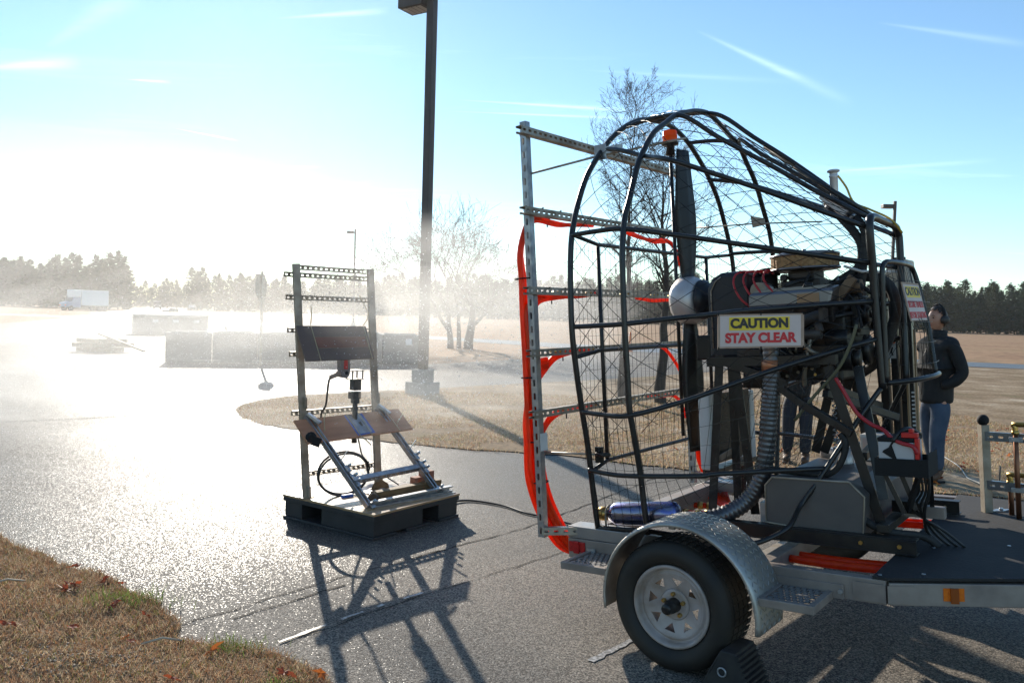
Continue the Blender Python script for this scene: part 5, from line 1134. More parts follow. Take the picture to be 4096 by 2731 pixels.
W_ = (p10-p00).length; H_ = (p01-p00).length; cs = (p00+p10+p11+p01)/4+nz_*.014
sg1 = thing('caution_sign', 'white CAUTION STAY CLEAR sign wired to the near side of the cage', 'sign', TM, tuple(cs), 'caution signs on the cage')
def board(par, c, xd, yd, nz_, w, h, t, name, m):
    mb = MB(); q = [c-xd*w/2-yd*h/2, c+xd*w/2-yd*h/2, c+xd*w/2+yd*h/2, c-xd*w/2+yd*h/2]; mb.prism(q, nz_*t); return part(name, mb, m, par)
board(sg1, cs, xd, yd, nz_, W_, H_, .004, 'backing_board', M_signwood)
fc = cs+nz_*.0045-xd*W_*.006; board(sg1, fc, xd, yd, nz_, W_*.935, H_*.90, .001, 'sign_face', M_sign)
yc = fc+nz_*.0015+yd*H_*.215+xd*W_*-.012; board(sg1, yc, xd, yd, nz_, W_*.70, H_*.385, .0006, 'yellow_panel', M_yel)
text('CAUTION', H_*.375, yc+nz_*.0012, xd, yd, sg1, M_ink, .0035, sx=1.0)
text('STAY CLEAR', H_*.385, fc+nz_*.002-yd*H_*.215, xd, yd, sg1, M_rink, .0035, sx=.96)
for a in (-.49, 0, .49):
    for b in (-.47, .47): mb = MB(); p = cs+xd*W_*a+yd*H_*b; mb.tube([p+nz_*.006-yd*.01*(1 if b < 0 else -1), p+nz_*.008, p-nz_*.012+yd*.012*(1 if b > 0 else -1)], .003, 5); part('cable_tie', mb, M_black2, sg1)
c0 = V((.868, 1.195, 1.552)); c1 = V((.905, 1.205, 1.345)); yd2 = (c0-c1).normalized(); xd2 = V((0.03, 1, 0)).normalized(); n2_ = xd2.cross(yd2).normalized()
if n2_.x < 0: n2_ = -n2_
H2 = (c0-c1).length; W2 = .33; cs2 = (c0+c1)/2+n2_*.008
sg2 = thing('caution_sign', 'white CAUTION SECURE TRAILER sign on the front basket beside the man', 'sign', TM, tuple(cs2), 'caution signs on the cage')
board(sg2, cs2, xd2, yd2, n2_, W2, H2, .004, 'backing_board', M_signwood)
f2 = cs2+n2_*.0045-yd2*.004; board(sg2, f2, xd2, yd2, n2_, W2*.93, H2*.92, .001, 'sign_face', M_sign)
y2c = f2+n2_*.0015+yd2*H2*.27; board(sg2, y2c, xd2, yd2, n2_, W2*.78, H2*.29, .0006, 'yellow_panel', M_yel)
text('CAUTION', H2*.29, y2c+n2_*.0012, xd2, yd2, sg2, M_ink, .0015, sx=1.02)
text('SECURE TRAILER', H2*.23, f2+n2_*.002-yd2*H2*.06, xd2, yd2, sg2, M_rink, .0012, sx=.80)
text('BEFORE STARTING', H2*.23, f2+n2_*.002-yd2*H2*.34, xd2, yd2, sg2, M_rink, .0012, sx=.78)

# ------------------------------------------------------------------ spray frame at the rear
sf = thing('spray_rack', 'slotted steel rack of five spray bars bolted behind the fan cage', 'spray rack', TM, (-.914, 1.17, .2))
US = -.914
for v_, tp in ((.198, 2.60), (2.13, 2.61)):
    mb = MB(); strut(mb, (US, v_, .20), (US, v_, tp), .041, .041, (1, 0, 0), face=-1, pitch=.075, hole=(.042, .016)); mb.box((US-.0205, v_-.0205, .2), (US-.0195, v_+.0205, tp)); part('post', mb, M_galv, sf, solid=.0025)
bars = (.937, 1.285, 1.6405, 2.096, 2.5527)
for w_ in bars:
    mb = MB(); strut(mb, (US+.042, .085, w_-.022), (US+.042, 2.17, w_-.022), .041, .041, (0, 0, 1), face=1); part('spray_bar', mb, M_galvw, sf, solid=.0025)
mb = MB()
for w_ in bars:
    for v_ in (.198, 2.13): mb.cyl((US+.02, v_, w_-.022), (US-.034, v_, w_-.022), .011, n=6)
part('bolt', mb, M_galv, sf)
mb = MB(); mb.tube([(-.90, .209, 2.299), (-.62, .50, 2.395), (-.10, .60, 2.42)], .0065, 8); part('tie_rod', mb, M_galvw, sf); mb = MB(); mb.tube([(-.90, .229, .683), (-.50, .31, .678)], .0065, 8); part('tie_rod', mb, M_galvw, sf)
mb = MB(); strut(mb, (US, .19, .235), (-.72, .30, .235), .041, .041, (0, 0, 1)); part('foot_bracket', mb, M_galvw, sf, solid=.0025); mb = MB(); strut(mb, (US, 2.13, .27), (-.70, 2.05, .25), .041, .041, (0, 0, 1)); part('foot_bracket', mb, M_galvw, sf, solid=.0025)
mb = MB(); mb.box((-.88, .165, .70), (-.877, .232, .80)); part('white_plate', mb, M_white, sf)
for w_ in bars[:4]:
    for v_ in (.45, .80, 1.25, 1.65, 1.95):
        mb = MB(); mb.cyl((US+.03, v_, w_-.022), (US-.05, v_, w_-.022), .010, n=8); mb.cyl((US-.05, v_, w_-.022), (US-.075, v_, w_-.022), .006, n=8); part('nozzle', mb, M_brass, sf)
def hoses(name, paths, r, label, group=None, jit=.006, n=30):
    base = paths[0][0]; e = thing(name, label, 'tubing', TM, base, group)
    for P in paths:
        mb = MB(); mb.tube(smooth_path(P, n), r, 8); part('tube', mb, M_hose, e)
    return e
main = [(-.95, .196, 2.02), (-.958, .178, 1.85), (-.958, .19, 1.697), (-.955, .20, 1.494), (-.955, .205, 1.271), (-.955, .215, 1.121), (-.955, .225, .897), (-.955, .232, .746), (-.955, .235, .599), (-.95, .245, .507), (-.94, .278, .384), (-.93, .345, .253), (-.92, .44, .118), (-.88, .53, .05), (-.70, .62, .02), (-.3, .72, .04)]
rr = random.Random(5); P8 = []
offs = [(-.022, -.012), (-.005, -.024), (.012, -.02), (-.012, .006), (.008, .0), (.024, -.006), (-.026, -.03), (-.004, .016)]
for k, (a, b) in enumerate([(a*2.0, b*1.7) for a, b in offs]):
    st = 0 if k < 3 else (2 if k < 5 else 4)
    body = [(p[0]+b*.8*(.3+.7*min(1, max(0, i-st)/4))+rr.uniform(-.003, .003), p[1]+a*(.3+.85*min(1, i/7))+rr.uniform(-.004, .004), p[2]) for i, p in enumerate(main) if i >= st]
    z0_ = (2.06, 2.06, 2.06, 1.60, 1.60, 1.22, 1.20, 1.18)[k]; body = [q for q in body if q[2] < z0_-.10]
    P8.append([(-.93, .33, z0_), (-.94, .265, z0_-.012), (-.952, .222, z0_-.05)]+body)
hb = hoses('tubing_bundle', P8, .0165, 'bundle of orange-red tubes strapped down the near post of the spray rack', n=60)
for i in (2, 5, 7, 9): mb = MB(); p = V(main[i]); mb.tube([(p.x-.012+.052*math.cos(a), p.y+(.034+.022*(p.z < 1.4))*math.sin(a), p.z) for a in [2*math.pi*j/16 for j in range(16)]], .0045, 5, closed=True); part('strap', mb, M_black2, hb)
HB_ = [('second', [[(-.935, .22, 2.03), (-.93, .30, 2.052), (-.93, .44, 2.046), (-.93, .60, 2.04), (-.93, .80, 2.055)], [(-.94, .21, 2.0), (-.935, .30, 2.04), (-.935, .50, 2.03), (-.93, .66, 2.045), (-.93, .9, 2.06)]]),
       ('second far', [[(-.93, 1.30, 2.05), (-.93, 1.45, 2.03), (-.93, 1.65, 2.02), (-.93, 1.93, 2.03), (-.93, 2.07, 1.948), (-.93, 2.15, 1.80), (-.94, 2.16, 1.5)], [(-.935, 1.4, 2.05), (-.935, 1.7, 2.01), (-.935, 1.95, 2.02), (-.935, 2.09, 1.92), (-.935, 2.165, 1.7)]]),
       ('third', [[(-.945, .22, 1.50), (-.935, .27, 1.57), (-.93, .40, 1.597), (-.93, .68, 1.598), (-.93, .9, 1.62)], [(-.945, .23, 1.48), (-.935, .29, 1.56), (-.93, .5, 1.59), (-.93, .8, 1.61)]]),
       ('third far', [[(-.93, 1.42, 1.60), (-.93, 1.65, 1.583), (-.93, 1.9, 1.59), (-.93, 2.03, 1.56), (-.94, 2.10, 1.42)]]),
       ('fourth', [[(-.945, .235, 1.10), (-.93, .273, 1.15), (-.93, .36, 1.21), (-.93, .46, 1.25), (-.93, .7, 1.262)], [(-.945, .235, 1.08), (-.935, .31, 1.15), (-.935, .43, 1.22), (-.935, .60, 1.25), (-.93, .8, 1.26)]]),
       ('fourth far', [[(-.93, 1.62, 1.25), (-.93, 1.78, 1.24), (-.93, 1.95, 1.13), (-.94, 2.10, .98), (-.94, 2.165, .75)]]),
       ('fifth', [[(-.945, .25, .76), (-.93, .31, .84), (-.93, .42, .885), (-.93, .6, .90), (-.93, .8, .907)], [(-.945, .25, .80), (-.935, .29, .84), (-.935, .36, .89), (-.93, .5, .91)]]),
       ('fifth far', [[(-.93, 1.50, .90), (-.93, 1.70, .892), (-.93, 1.88, .885), (-.93, 2.0, .83), (-.94, 2.11, .70)]])]
for nm_, P in HB_:
    bar = nm_.split()[0]; hoses('spray_tube', P, .0125, 'orange-red tube tied under the %s spray bar from the top, at its %s end' % (bar, 'far' if 'far' in nm_ else 'near'), 'tubes tied along the spray bars')
for w_, vs_ in ((2.06, (.24, .42)), (1.60, (.27, .43)), (.905, (.53,)), (1.255, (.52,))):
    for v_ in vs_: mb = MB(); mb.tube([(US+.07, v_+.01, w_+.04), (US-.03, v_, w_-.005), (US-.01, v_-.03, w_-.05)], .0045, 5); part('cable_tie', mb, M_black2, sf)
farm = [(-.94, 2.18, 1.7), (-.93, 2.19, 1.2), (-.93, 2.185, .9), (-.925, 2.19, .58), (-.91, 2.23, .35), (-.88, 2.30, .2), (-.7, 2.1, .16), (-.50, 1.75, .14)]
hoses('tubing_bundle', [[(p[0]+a, p[1]+b, p[2]) for p in farm] for a, b in ((0, 0), (.022, .012), (-.004, .028), (.024, .04))], .0145, 'orange-red tubes running down the far post of the spray rack', n=40)
hoses('tube_fan', [[(-.68, 2.02-.03*k, .17), (-.58, 1.9-.03*k, .155), (-.44+.02*k, 1.76-.04*k, .14)] for k in range(6)], .010, 'fan of orange-red tubes spreading into the manifold on the trailer floor')
for (u_, v_) in ((-.60, 1.60), (-.50, 1.36)):
    e = thing('water_manifold', 'short red pipe with brass fittings low %s on the trailer floor' % ('nearer the far rail' if v_ > 1.5 else 'nearer the muffler'), 'manifold', TM, (u_, v_, .15), 'brass manifolds')
    mb = MB(); mb.tube([(u_-.08, v_-.02, .15), (u_+.08, v_+.02, .15)], .02, 10); part('pipe', mb, M_hose, e)
    mb = MB()
    for t in (-.08, .0, .06): mb.cyl((u_+t-.02, v_+t*.25-.005, .15), (u_+t+.015, v_+t*.25+.004, .15), .027, n=8)
    part('fitting', mb, M_brass, e)

# ------------------------------------------------------------------ pipe stand on the deck
ds = thing('pipe_stand', 'slotted post with a black ball on top holding copper pipes on the deck', 'pipe stand', TM, (1.09, 1.895, .207))
mb = MB(); strut(mb, (1.085, 1.895, .207), (1.085, 1.895, .72), .042, .05, (-.7, 1, 0), slots=False, face=1); part('post', mb, M_galvw, ds, solid=.003)
mb = MB(); mb.sphere((1.085, 1.895, .748), .033, 16, 10); mb.cyl((1.085, 1.895, .70), (1.085, 1.895, .74), .018); part('ball_cap', mb, M_black2, ds)
for w_ in (.655, .37):
    mb = MB(); strut(mb, (1.10, 1.88, w_), (1.75, 1.72, w_), .022, .05, (0, 0, 1), pitch=.055, hole=(.03, .013), face=1); part('rail', mb, M_galv, ds, solid=.0025)
mb = MB(); mb.prism([(1.10, 1.90, .208), (1.17, 1.93, .208), (1.19, 2.0, .208), (1.12, 1.97, .208)], (0, 0, .006)); mb.cyl((1.15, 1.95, .214), (1.15, 1.95, .226), .012, n=6); part('foot_plate', mb, M_galv, ds)
for (u_, v_, top) in ((1.262, 1.775, .74), (1.215, 1.865, .44)):
    mb = MB(); mb.cyl((u_, v_, .208), (u_, v_, top-.03), .014, n=12); cp = part('copper_pipe', mb, M_copper, ds)
    mb = MB(); mb.tube(smooth_path([(u_, v_, top-.05), (u_, v_, top-.012), (u_+.012, v_-.004, top), (u_+.3, v_-.08, top)], 12), .0155, 10); mb.cyl((u_, v_, top-.06), (u_, v_, top-.035), .02, n=8); part('elbow', mb, M_brass, cp)
    for w_ in (.655, .37):
        if w_ < top: mb = MB(); mb.box((u_-.03, v_-.02, w_-.012), (u_+.035, v_+.0, w_+.012)); part('pipe_clamp', mb, M_galv, cp)
mb = MB(); mb.tube([V(TM.inverted() @ V(p)) for p in smooth_path([(5.787, 11.036, .02), (5.53, 10.093, .03), (5.3, 9.5, .02), (5.153, 9.136, .04), (5.0, 8.4, .1), (4.2, 7.0, .55)], 20)], .008, 6)
single('ground_cable', mb, M_greycab, 'thin grey cable trailing over the turf beyond the deck', 'cable', TM, tuple(TM.inverted() @ V((5.787, 11.036, .02))))
# ------------------------------------------------------------------ test stand on its pallet (s along the rack, t towards the fan)
SA, SN = V((.69437, .71962, 0)), V((.71962, -.69437, 0)); SO = V((-1.621, 6.603, 0))
SM = Matrix(((SA.x, SN.x, 0, SO.x), (SA.y, SN.y, 0, SO.y), (0, 0, 1, 0), (0, 0, 0, 1)))
PC = [(-.068, -.241), (.083, .791), (1.079, .638), (.93, -.39)]
pa, pb = V((*PC[0], 0)), V((*PC[1], 0)); ex = (V((*PC[3], 0))-pa); ey = pb-pa
PM = Matrix(((ex.x, ey.x, 0, pa.x), (ex.y, ey.y, 0, pa.y), (0, 0, 1, 0), (0, 0, 0, 1)))
pal = thing('pallet', 'black plastic pallet with a plywood top under the steel rack', 'pallet', SM, (.5, .2, 0))
def pbox(lo, hi, name, m, par, bev=.004):
    mb = MB(); mb.box(lo, hi, PM); return part(name, mb, m, par, bevel=bev)
for x0, x1 in ((0, .57), (.74, 1)):
    for y0, y1 in ((0, .22), (.42, 1)):
        pbox((x0+.012, y0+.012, .024), (x1-.012, y1-.012, .145), 'block', M_pallet, pal)
pbox((0, 0, .146), (1, 1, .181), 'top_deck', M_pallet, pal)
for i in range(3): pbox(((0, .36, .75)[i], 0, .0), ((.25, .64, 1)[i], 1, .023), 'runner', M_pallet, pal)
pbox((-.004, -.004, .183), (1.004, 1.004, .20), 'plywood_top', M_plytop, pal, .002)
st = thing('test_rack', 'slotted steel rack with leaning front braces standing on the pallet in the spray', 'steel rack', SM, (.35, 0, .2))
def lean(z): return -.14*(z-.2)/1.87
for s0, nm in ((0, 'post'), (.713, 'post')):
    mb = MB(); strut(mb, (s0, 0, .2), (s0+lean(2.075), 0, 2.075), .05, .045, (.3, -1, 0), slots=False); mb.box((s0-.05, -.03, .2), (s0+.05, .03, .207)); part('post', mb, M_galvw, st, solid=.003)
    mb = MB(); mb.beam((s0+lean(.95)+.0, .034, .93), (s0+lean(1.0), .034, 1.02), .05, .02); mb.beam((s0+.0, .034, .21), (s0+lean(.3), .034, .3), .05, .02); part('bracket', mb, M_brass if False else M_galvw, st, bevel=.003)
for z_, a, b in ((2.05, -.09, .55), (1.99, -.21, .56), (1.81, -.19, .585), (1.55, -.17, .60), (1.36, -.15, .63), (.887, -.12, .66), (.387, -.0, .69)):
    mb = MB(); strut(mb, (a, -.045, z_), (b, -.045, z_), .036, .038, (0, 0, 1), face=1, pitch=.048, hole=(.026, .014)); part('cross_rail', mb, M_galvw, st, solid=.0025)
for a, b in (((-.04, .035, .87), (.174, .60, .215)), ((.65, .035, .90), (.95, .50, .215))):
    mb = MB(); strut(mb, a, b, .042, .042, (1, 0, 0), face=1, pitch=.09, hole=(.05, .014)); bb = part('brace', mb, M_galv, st, solid=.003)
    mb = MB(); a_, b_ = V(a), V(b)
    for t in (.56, .66, .72, .95):
        p = a_.lerp(b_, t)+V((.025, .02, 0)); mb = MB(); mb.beam(p, p+V((.01, .05, -.04)), .04, .012); mb.cyl(p+V((.01, .03, 0)), p+V((.02, .05, .02)), .012, n=6); part('clip', mb, M_galv, bb)
    mb = MB(); p = a_.lerp(b_, .5); mb.beam(p+V((.02, .02, 0)), p+V((.06, .05, .075)), .035, .006); part('tab', mb, M_galv, bb); mb = MB(); mb.beam(a_+V((0, .02, .02)), a_+V((.06, .11, -.05)), .045, .02); part('angle_clip', mb, M_galv, bb)
mb = MB(); strut(mb, (.12, .45, .395), (.86, .37, .405), .042, .042, (0, .6, .8), face=-1); part('brace_rail', mb, M_galv, st, solid=.0025)
mb = MB(); strut(mb, (.174, .605, .225), (1.081, .535, .225), .041, .045, (0, 0, 1), slots=False, face=1); mb.box((.18, .60, .202), (1.07, .61, .206)); part('foot_rail', mb, M_galv, st, solid=.003)
def slab(name, q, th_, m, par, label=None):
    a, b, c, d = [V(p) for p in q]; n_ = (b-a).cross(d-a).normalized(); mb = MB(); mb.prism([a, b, c, d], n_*-th_); return part(name, mb, m, par)
# dark plate tied to the rack
pq = [V((-.163, .05, 1.588)), V((.506, .05, 1.591)), V((.492, .20, 1.328)), V((-.156, .20, 1.320))]
dp = thing('dark_plate', 'dark brown plate tied upright on the rack, tilted to the fan', 'plate', SM, tuple(pq[0]))
slab('plate', pq, .012, M_dplate, dp)
def onp(q, x, y, h):
    a, b, c, d = q; n_ = (b-a).cross(d-a).normalized()
    if n_.y < 0: n_ = -n_
    return a.lerp(b, x).lerp(d.lerp(c, x), y)+n_*h
slab('rusty_panel', [onp(pq, x, y, .005) for x, y in ((.2, .33), (.93, .33), (.95, .66), (.22, .66))], .002, M_rustp, dp)
mb = MB()
for y in (.33, .66): mb.tube([onp(pq, .19, y, .004), onp(pq, .96, y, .004)], .002, 4)
part('panel_edge', mb, M_galvw, dp)
def tie(q, x, par, tail, y0=-.02, y1=1.02):
    mb = MB(); mb.tube([onp(q, x, y0, .006), onp(q, x, y1, .006)], .0032, 5); mb.tube(tail, .004, 5); part('cable_tie', mb, M_tie, par)
tie(pq, .2, dp, [onp(pq, .2, -.02, .006), onp(pq, .2, -.02, .006)+V((0, .01, .08)), onp(pq, .2, -.02, .006)+V((-.006, .01, .15))])
k_ = onp(pq, .96, -.02, .006); tie(pq, .96, dp, [k_, k_+V((.03, .01, .05)), k_+V((.04, .01, .10)), k_+V((.01, .01, .15)), k_+V((-.05, .0, .25))])
# plywood board with a taped steel coupon
bq = [V((-.163, .055, .845)), V((.868, .055, .872)), V((.905, .22, .712)), V((-.135, .22, .681))]
pw = thing('plywood_board', 'reddish plywood board tied across the leaning braces', 'board', SM, tuple(bq[0]))
slab('board', bq, .016, M_ply, pw)
cp_ = [onp(bq, x, y, .003) for x, y in ((.445, .04), (.62, .02), (.625, .93), (.455, .97))]
slab('blue_tape', cp_, .001, M_tape, pw)
slab('metal_coupon', [onp(bq, x, y, .0055) for x, y in ((.458, .05), (.60, .03), (.605, .88), (.472, .92))], .0015, M_galv, pw)
slab('dark_spot', [onp(bq, x, y, .008) for x, y in ((.527, .42), (.555, .40), (.552, .58), (.54, .6))], .0012, mat('coupon_brown', (.12, .09, .06), .5), pw)
tie(bq, .15, pw, [onp(bq, .19, .6, .008), onp(bq, .22, .2, .05), onp(bq, .24, .05, .09)]); tie(bq, .47, pw, [onp(bq, .47, 1.0, .008), onp(bq, .50, 1.2, .0), onp(bq, .52, 1.4, -.01)])
tie(bq, .58, pw, [onp(bq, .58, .98, .008), onp(bq, .585, 1.02, .012)]); tie(bq, .86, pw, [onp(bq, .88, .65, .01), onp(bq, .93, .5, .04), onp(bq, .97, .35, .06)])
mb = MB(); q_ = onp(bq, .05, .8, .0); mb.sphere(q_, (.05, .035, .05), 10, 6); mb.beam(q_+V((-.03, 0, 0)), q_+V((.06, .03, -.04)), .05, .07); part('black_wrap', mb, M_black2, pw)
# sensor heads under the plate
sg = thing('probe_head', 'grey rounded probe with a red stripe under the dark plate, cable at its left', 'sensor', SM, (.22, .1, 1.2))
mb = MB(); mb.prism([(.175, .12, 1.345), (.27, .12, 1.345), (.275, .12, 1.22), (.265, .12, 1.19), (.235, .12, 1.172), (.20, .12, 1.178), (.185, .12, 1.20), (.18, .12, 1.26)], (0, .055, 0)); part('body', mb, mat('grey_probe', (.2, .17, .16), .45), sg, bevel=.006)
mb = MB(); mb.box((.21, .1755, 1.245), (.245, .178, 1.335)); part('red_stripe', mb, M_redpl, sg)
mb = MB(); mb.cyl((.235, .178, 1.215), (.235, .182, 1.215), .014); part('socket', mb, M_black2, sg)
mb = MB(); mb.cyl((.185, .15, 1.21), (.165, .15, 1.205), .024); mb.cyl((.165, .15, 1.205), (.10, .15, 1.18), .02, .016); part('cable_gland', mb, mat('tan_gland', (.35, .25, .19), .5), sg)
mb = MB(); mb.tube(smooth_path([(.10, .15, 1.18), (.085, .15, 1.14), (.08, .14, 1.04), (.095, .10, .95), (.11, .02, .88), (.14, -.02, .80), (.20, -.02, .62), (.27, .02, .48), (.33, .06, .38)], 40), .0085, 8); part('cable', mb, M_cable, sg)
gb = thing('gimbal_sensor', 'black stalk sensor with an open four-pillar top, beside the probe', 'sensor', SM, (.40, .08, .8))
mb = MB(); mb.box((.325, .03, 1.222), (.445, .13, 1.229)); mb.box((.325, .03, 1.150), (.445, .13, 1.157)); part('end_plate', mb, M_galvw, gb)
for a, b in ((.335, .04), (.435, .04), (.335, .12), (.435, .12)):
    mb = MB(); mb.cyl((a, b, 1.157), (a, b, 1.222), .006, n=8); part('pillar', mb, M_black, gb)
mb = MB(); mb.box((.355, .05, 1.06), (.425, .12, 1.149)); mb.box((.345, .045, .99), (.42, .125, 1.05)); mb.box((.365, .055, .95), (.415, .115, .989)); mb.cyl((.39, .085, .95), (.39, .085, .62), .022); part('body', mb, M_blackm, gb, bevel=.004)
mb = MB(); mb.box((.395, .1255, 1.0), (.418, .127, 1.04)); part('tan_label', mb, mat('tan_label2', (.4, .28, .18), .6), gb)
mb = MB(); mb.tube(smooth_path([(.46, .02, .70), (.50, 0, .60), (.56, -.03, .48), (.66, -.06, .40), (.76, .0, .30), (.86, .1, .21)], 24), .006, 6); part('cable', mb, M_cable, gb)
mb = MB(); P = []
for i in range(81):
    a = 2*math.pi*i/40; r_ = .205+.012*(i > 40); P.append((.285+r_*math.cos(a)*1.05, .10+.02*math.sin(i*.2)+.12*math.cos(a)*.2, .378+r_*.82*math.sin(a)))
mb.tube(P, .0085, 8); cc_ = single('coiled_cable', mb, M_cable, 'black cable coiled in an upright loop between the braces', 'cable', SM, (.29, .1, .2))
mb = MB(); mb.box((.22, .16, .2), (.32, .19, .222)); part('blue_plug', mb, M_bluec, cc_)
# loose pieces lying on the pallet
mb = MB(); mb.beam((.33, .44, .24), (.86, .40, .24), .075, .075); mb.beam((.865, .40, .24), (1.07, .385, .24), .075, .085)
single('rusty_bar', mb, M_wood, 'rust brown bar lying on the pallet behind the foot rail', 'bar', SM, (.33, .44, .2), bevel=.004)
mb = MB(); mb.cyl((.29, .49, .232), (.34, .45, .232), .042, n=14); single('dark_roller', mb, mat('dark_rusty_steel', (.07, .045, .028), .6), 'short dark round piece at the left end of the rusty bar', 'roller', SM, (.31, .47, .2))
def holed(c, w, h, t, name, label, grp):
    mb = MB(); N_ = 16; r_ = .025; out_ = [(-w/2, -h/2), (0, -h/2), (w/2, -h/2), (w/2, 0), (w/2, h/2), (0, h/2), (-w/2, h/2), (-w/2, 0)]; inn = [(r_*math.cos(rad(225+45*i)), r_*math.sin(rad(225+45*i))) for i in range(8)]
    vs = []
    for y in (0, t): vs += [(c[0]+a, c[1]+y, c[2]+b) for a, b in out_]+[(c[0]+a, c[1]+y, c[2]+b) for a, b in inn]
    fs = []
    for i in range(8):
        j = (i+1) % 8; fs += [(i, j, 8+j, 8+i), (16+i, 24+i, 24+j, 16+j), (i, 16+i, 16+j, j), (8+i, 8+j, 24+j, 24+i)]
    mb.add(vs, fs); return single(name, mb, M_brick, label, 'block', SM, c, grp, bevel=.003)
holed((.87, .30, .275), .10, .085, .07, 'terracotta_block', 'left terracotta block with a hole, behind the rusty bar end', 'holed terracotta blocks')
holed((.98, .29, .30), .12, .11, .07, 'terracotta_block', 'right, taller terracotta block with a hole, by the right brace', 'holed terracotta blocks')
mb = MB(); mb.prism([(.50, .16, .202), (.72, .12, .202), (.70, .12, .25), (.62, .13, .295), (.56, .15, .28)], (0.01, .02, 0)); single('wood_offcut', mb, M_wood, 'small wooden offcut propped among plastic on the pallet', 'offcut', SM, (.6, .14, .2))
bm = bmesh.new(); gvv = {}
for i in range(15):
    for j in range(12):
        x, y = .46+.36*i/14, -.05+.30*j/11; gvv[i, j] = bm.verts.new((x-.6, y-.1, .006+.055*abs(mnoise.noise((x*11, y*9, 1.3)))*(1-abs(i-7)/9)))
for i in range(14):
    for j in range(11): bm.faces.new([gvv[i, j], gvv[i+1, j], gvv[i+1, j+1], gvv[i, j+1]])
me = bpy.data.meshes.new('plastic_sheet'); bm.to_mesh(me); bm.free(); me.materials.append(mat('clear_plastic_film', (.7, .7, .72), .15, 0, trans=.4))
o = link(bpy.data.objects.new('plastic_sheet', me)); o.matrix_world = SM @ Matrix.Translation((.6, .1, .2)); o['label'] = 'crumpled shiny plastic sheet lying on the pallet under the rack'; o['category'] = 'plastic sheet'
mb = MB(); mb.tube(smooth_path([(-.55, 7.35, .02), (-.35, 7.5, .012), (-.05, 7.35, .012), (.15, 7.1, .012), (.29, 6.98, .012), (.7, 6.6, .012)], 30), .010, 6)
single('ground_cable', mb, M_cable, 'black cable running over the wet pavement from pallet to trailer', 'cable', None, (-.55, 7.35, 0))

# ------------------------------------------------------------------ people
def skin_mesh(name, verts, edges, radii, root, sub=2):
    me = bpy.data.meshes.new(name); me.from_pydata(verts, edges, []); ob = link(bpy.data.objects.new(name, me))
    md = ob.modifiers.new('skin', 'SKIN'); md.use_smooth_shade = True
    sk = me.skin_vertices[0].data
    for i, r_ in enumerate(radii):
        sk[i].radius = r_ if isinstance(r_, tuple) else (r_, r_); sk[i].use_root = (i == root)
    ob.modifiers.new('sub', 'SUBSURF').levels = sub; ob.modifiers['sub'].render_levels = sub
    dg = bpy.context.evaluated_depsgraph_get(); dg.update()
    m2 = bpy.data.meshes.new_from_object(ob.evaluated_get(dg)); bpy.data.objects.remove(ob)
    m2.polygons.foreach_set('use_smooth', [True]*len(m2.polygons)); return m2
def head_grid(c, fn, nu=44, nv=32, sel=None):
    vs = []; fs = []
    for i in range(nv+1):
        t = math.pi*i/nv
        for j in range(nu):
            a = 2*math.pi*j/nu; d = V((math.sin(t)*math.cos(a), math.sin(t)*math.sin(a), math.cos(t))); vs.append(V(c)+fn(d))
    for i in range(nv):
        for j in range(nu):
            f = (i*nu+j, (i+1)*nu+j, (i+1)*nu+(j+1) % nu, i*nu+(j+1) % nu)
            if sel is None or sel((sum((vs[k] for k in f), V((0, 0, 0)))/4)-V(c)): fs.append(f)
    return vs, fs
def gs(x, s): return math.exp(-(x/s)**2)
def head_fn(d):
    p = V((d.x*.1, d.y*.076, d.z*.122))
    z, y = p.z, p.y
    if p.z < -.02: p.y *= 1-.28*min(1, (-.02-p.z)/.1); p.x *= 1-.06*min(1, (-.02-p.z)/.1)
    if d.x > 0:
        f = d.x
        p.x += f*(.026*gs(y, .013)*gs(z+.014, .020) + .012*gs(y, .012)*gs(z-.012, .02) + .008*gs(y, .045)*gs(z-.032, .012) - .010*gs(abs(y)-.032, .014)*gs(z-.012, .012) + .012*gs(y, .03)*gs(z+.098, .02) + .008*gs(y, .022)*gs(z+.060, .012)-.004*gs(y, .03)*gs(z+.078, .008))
    else: p.x *= 1.05+.08*max(0, d.z)
    return p
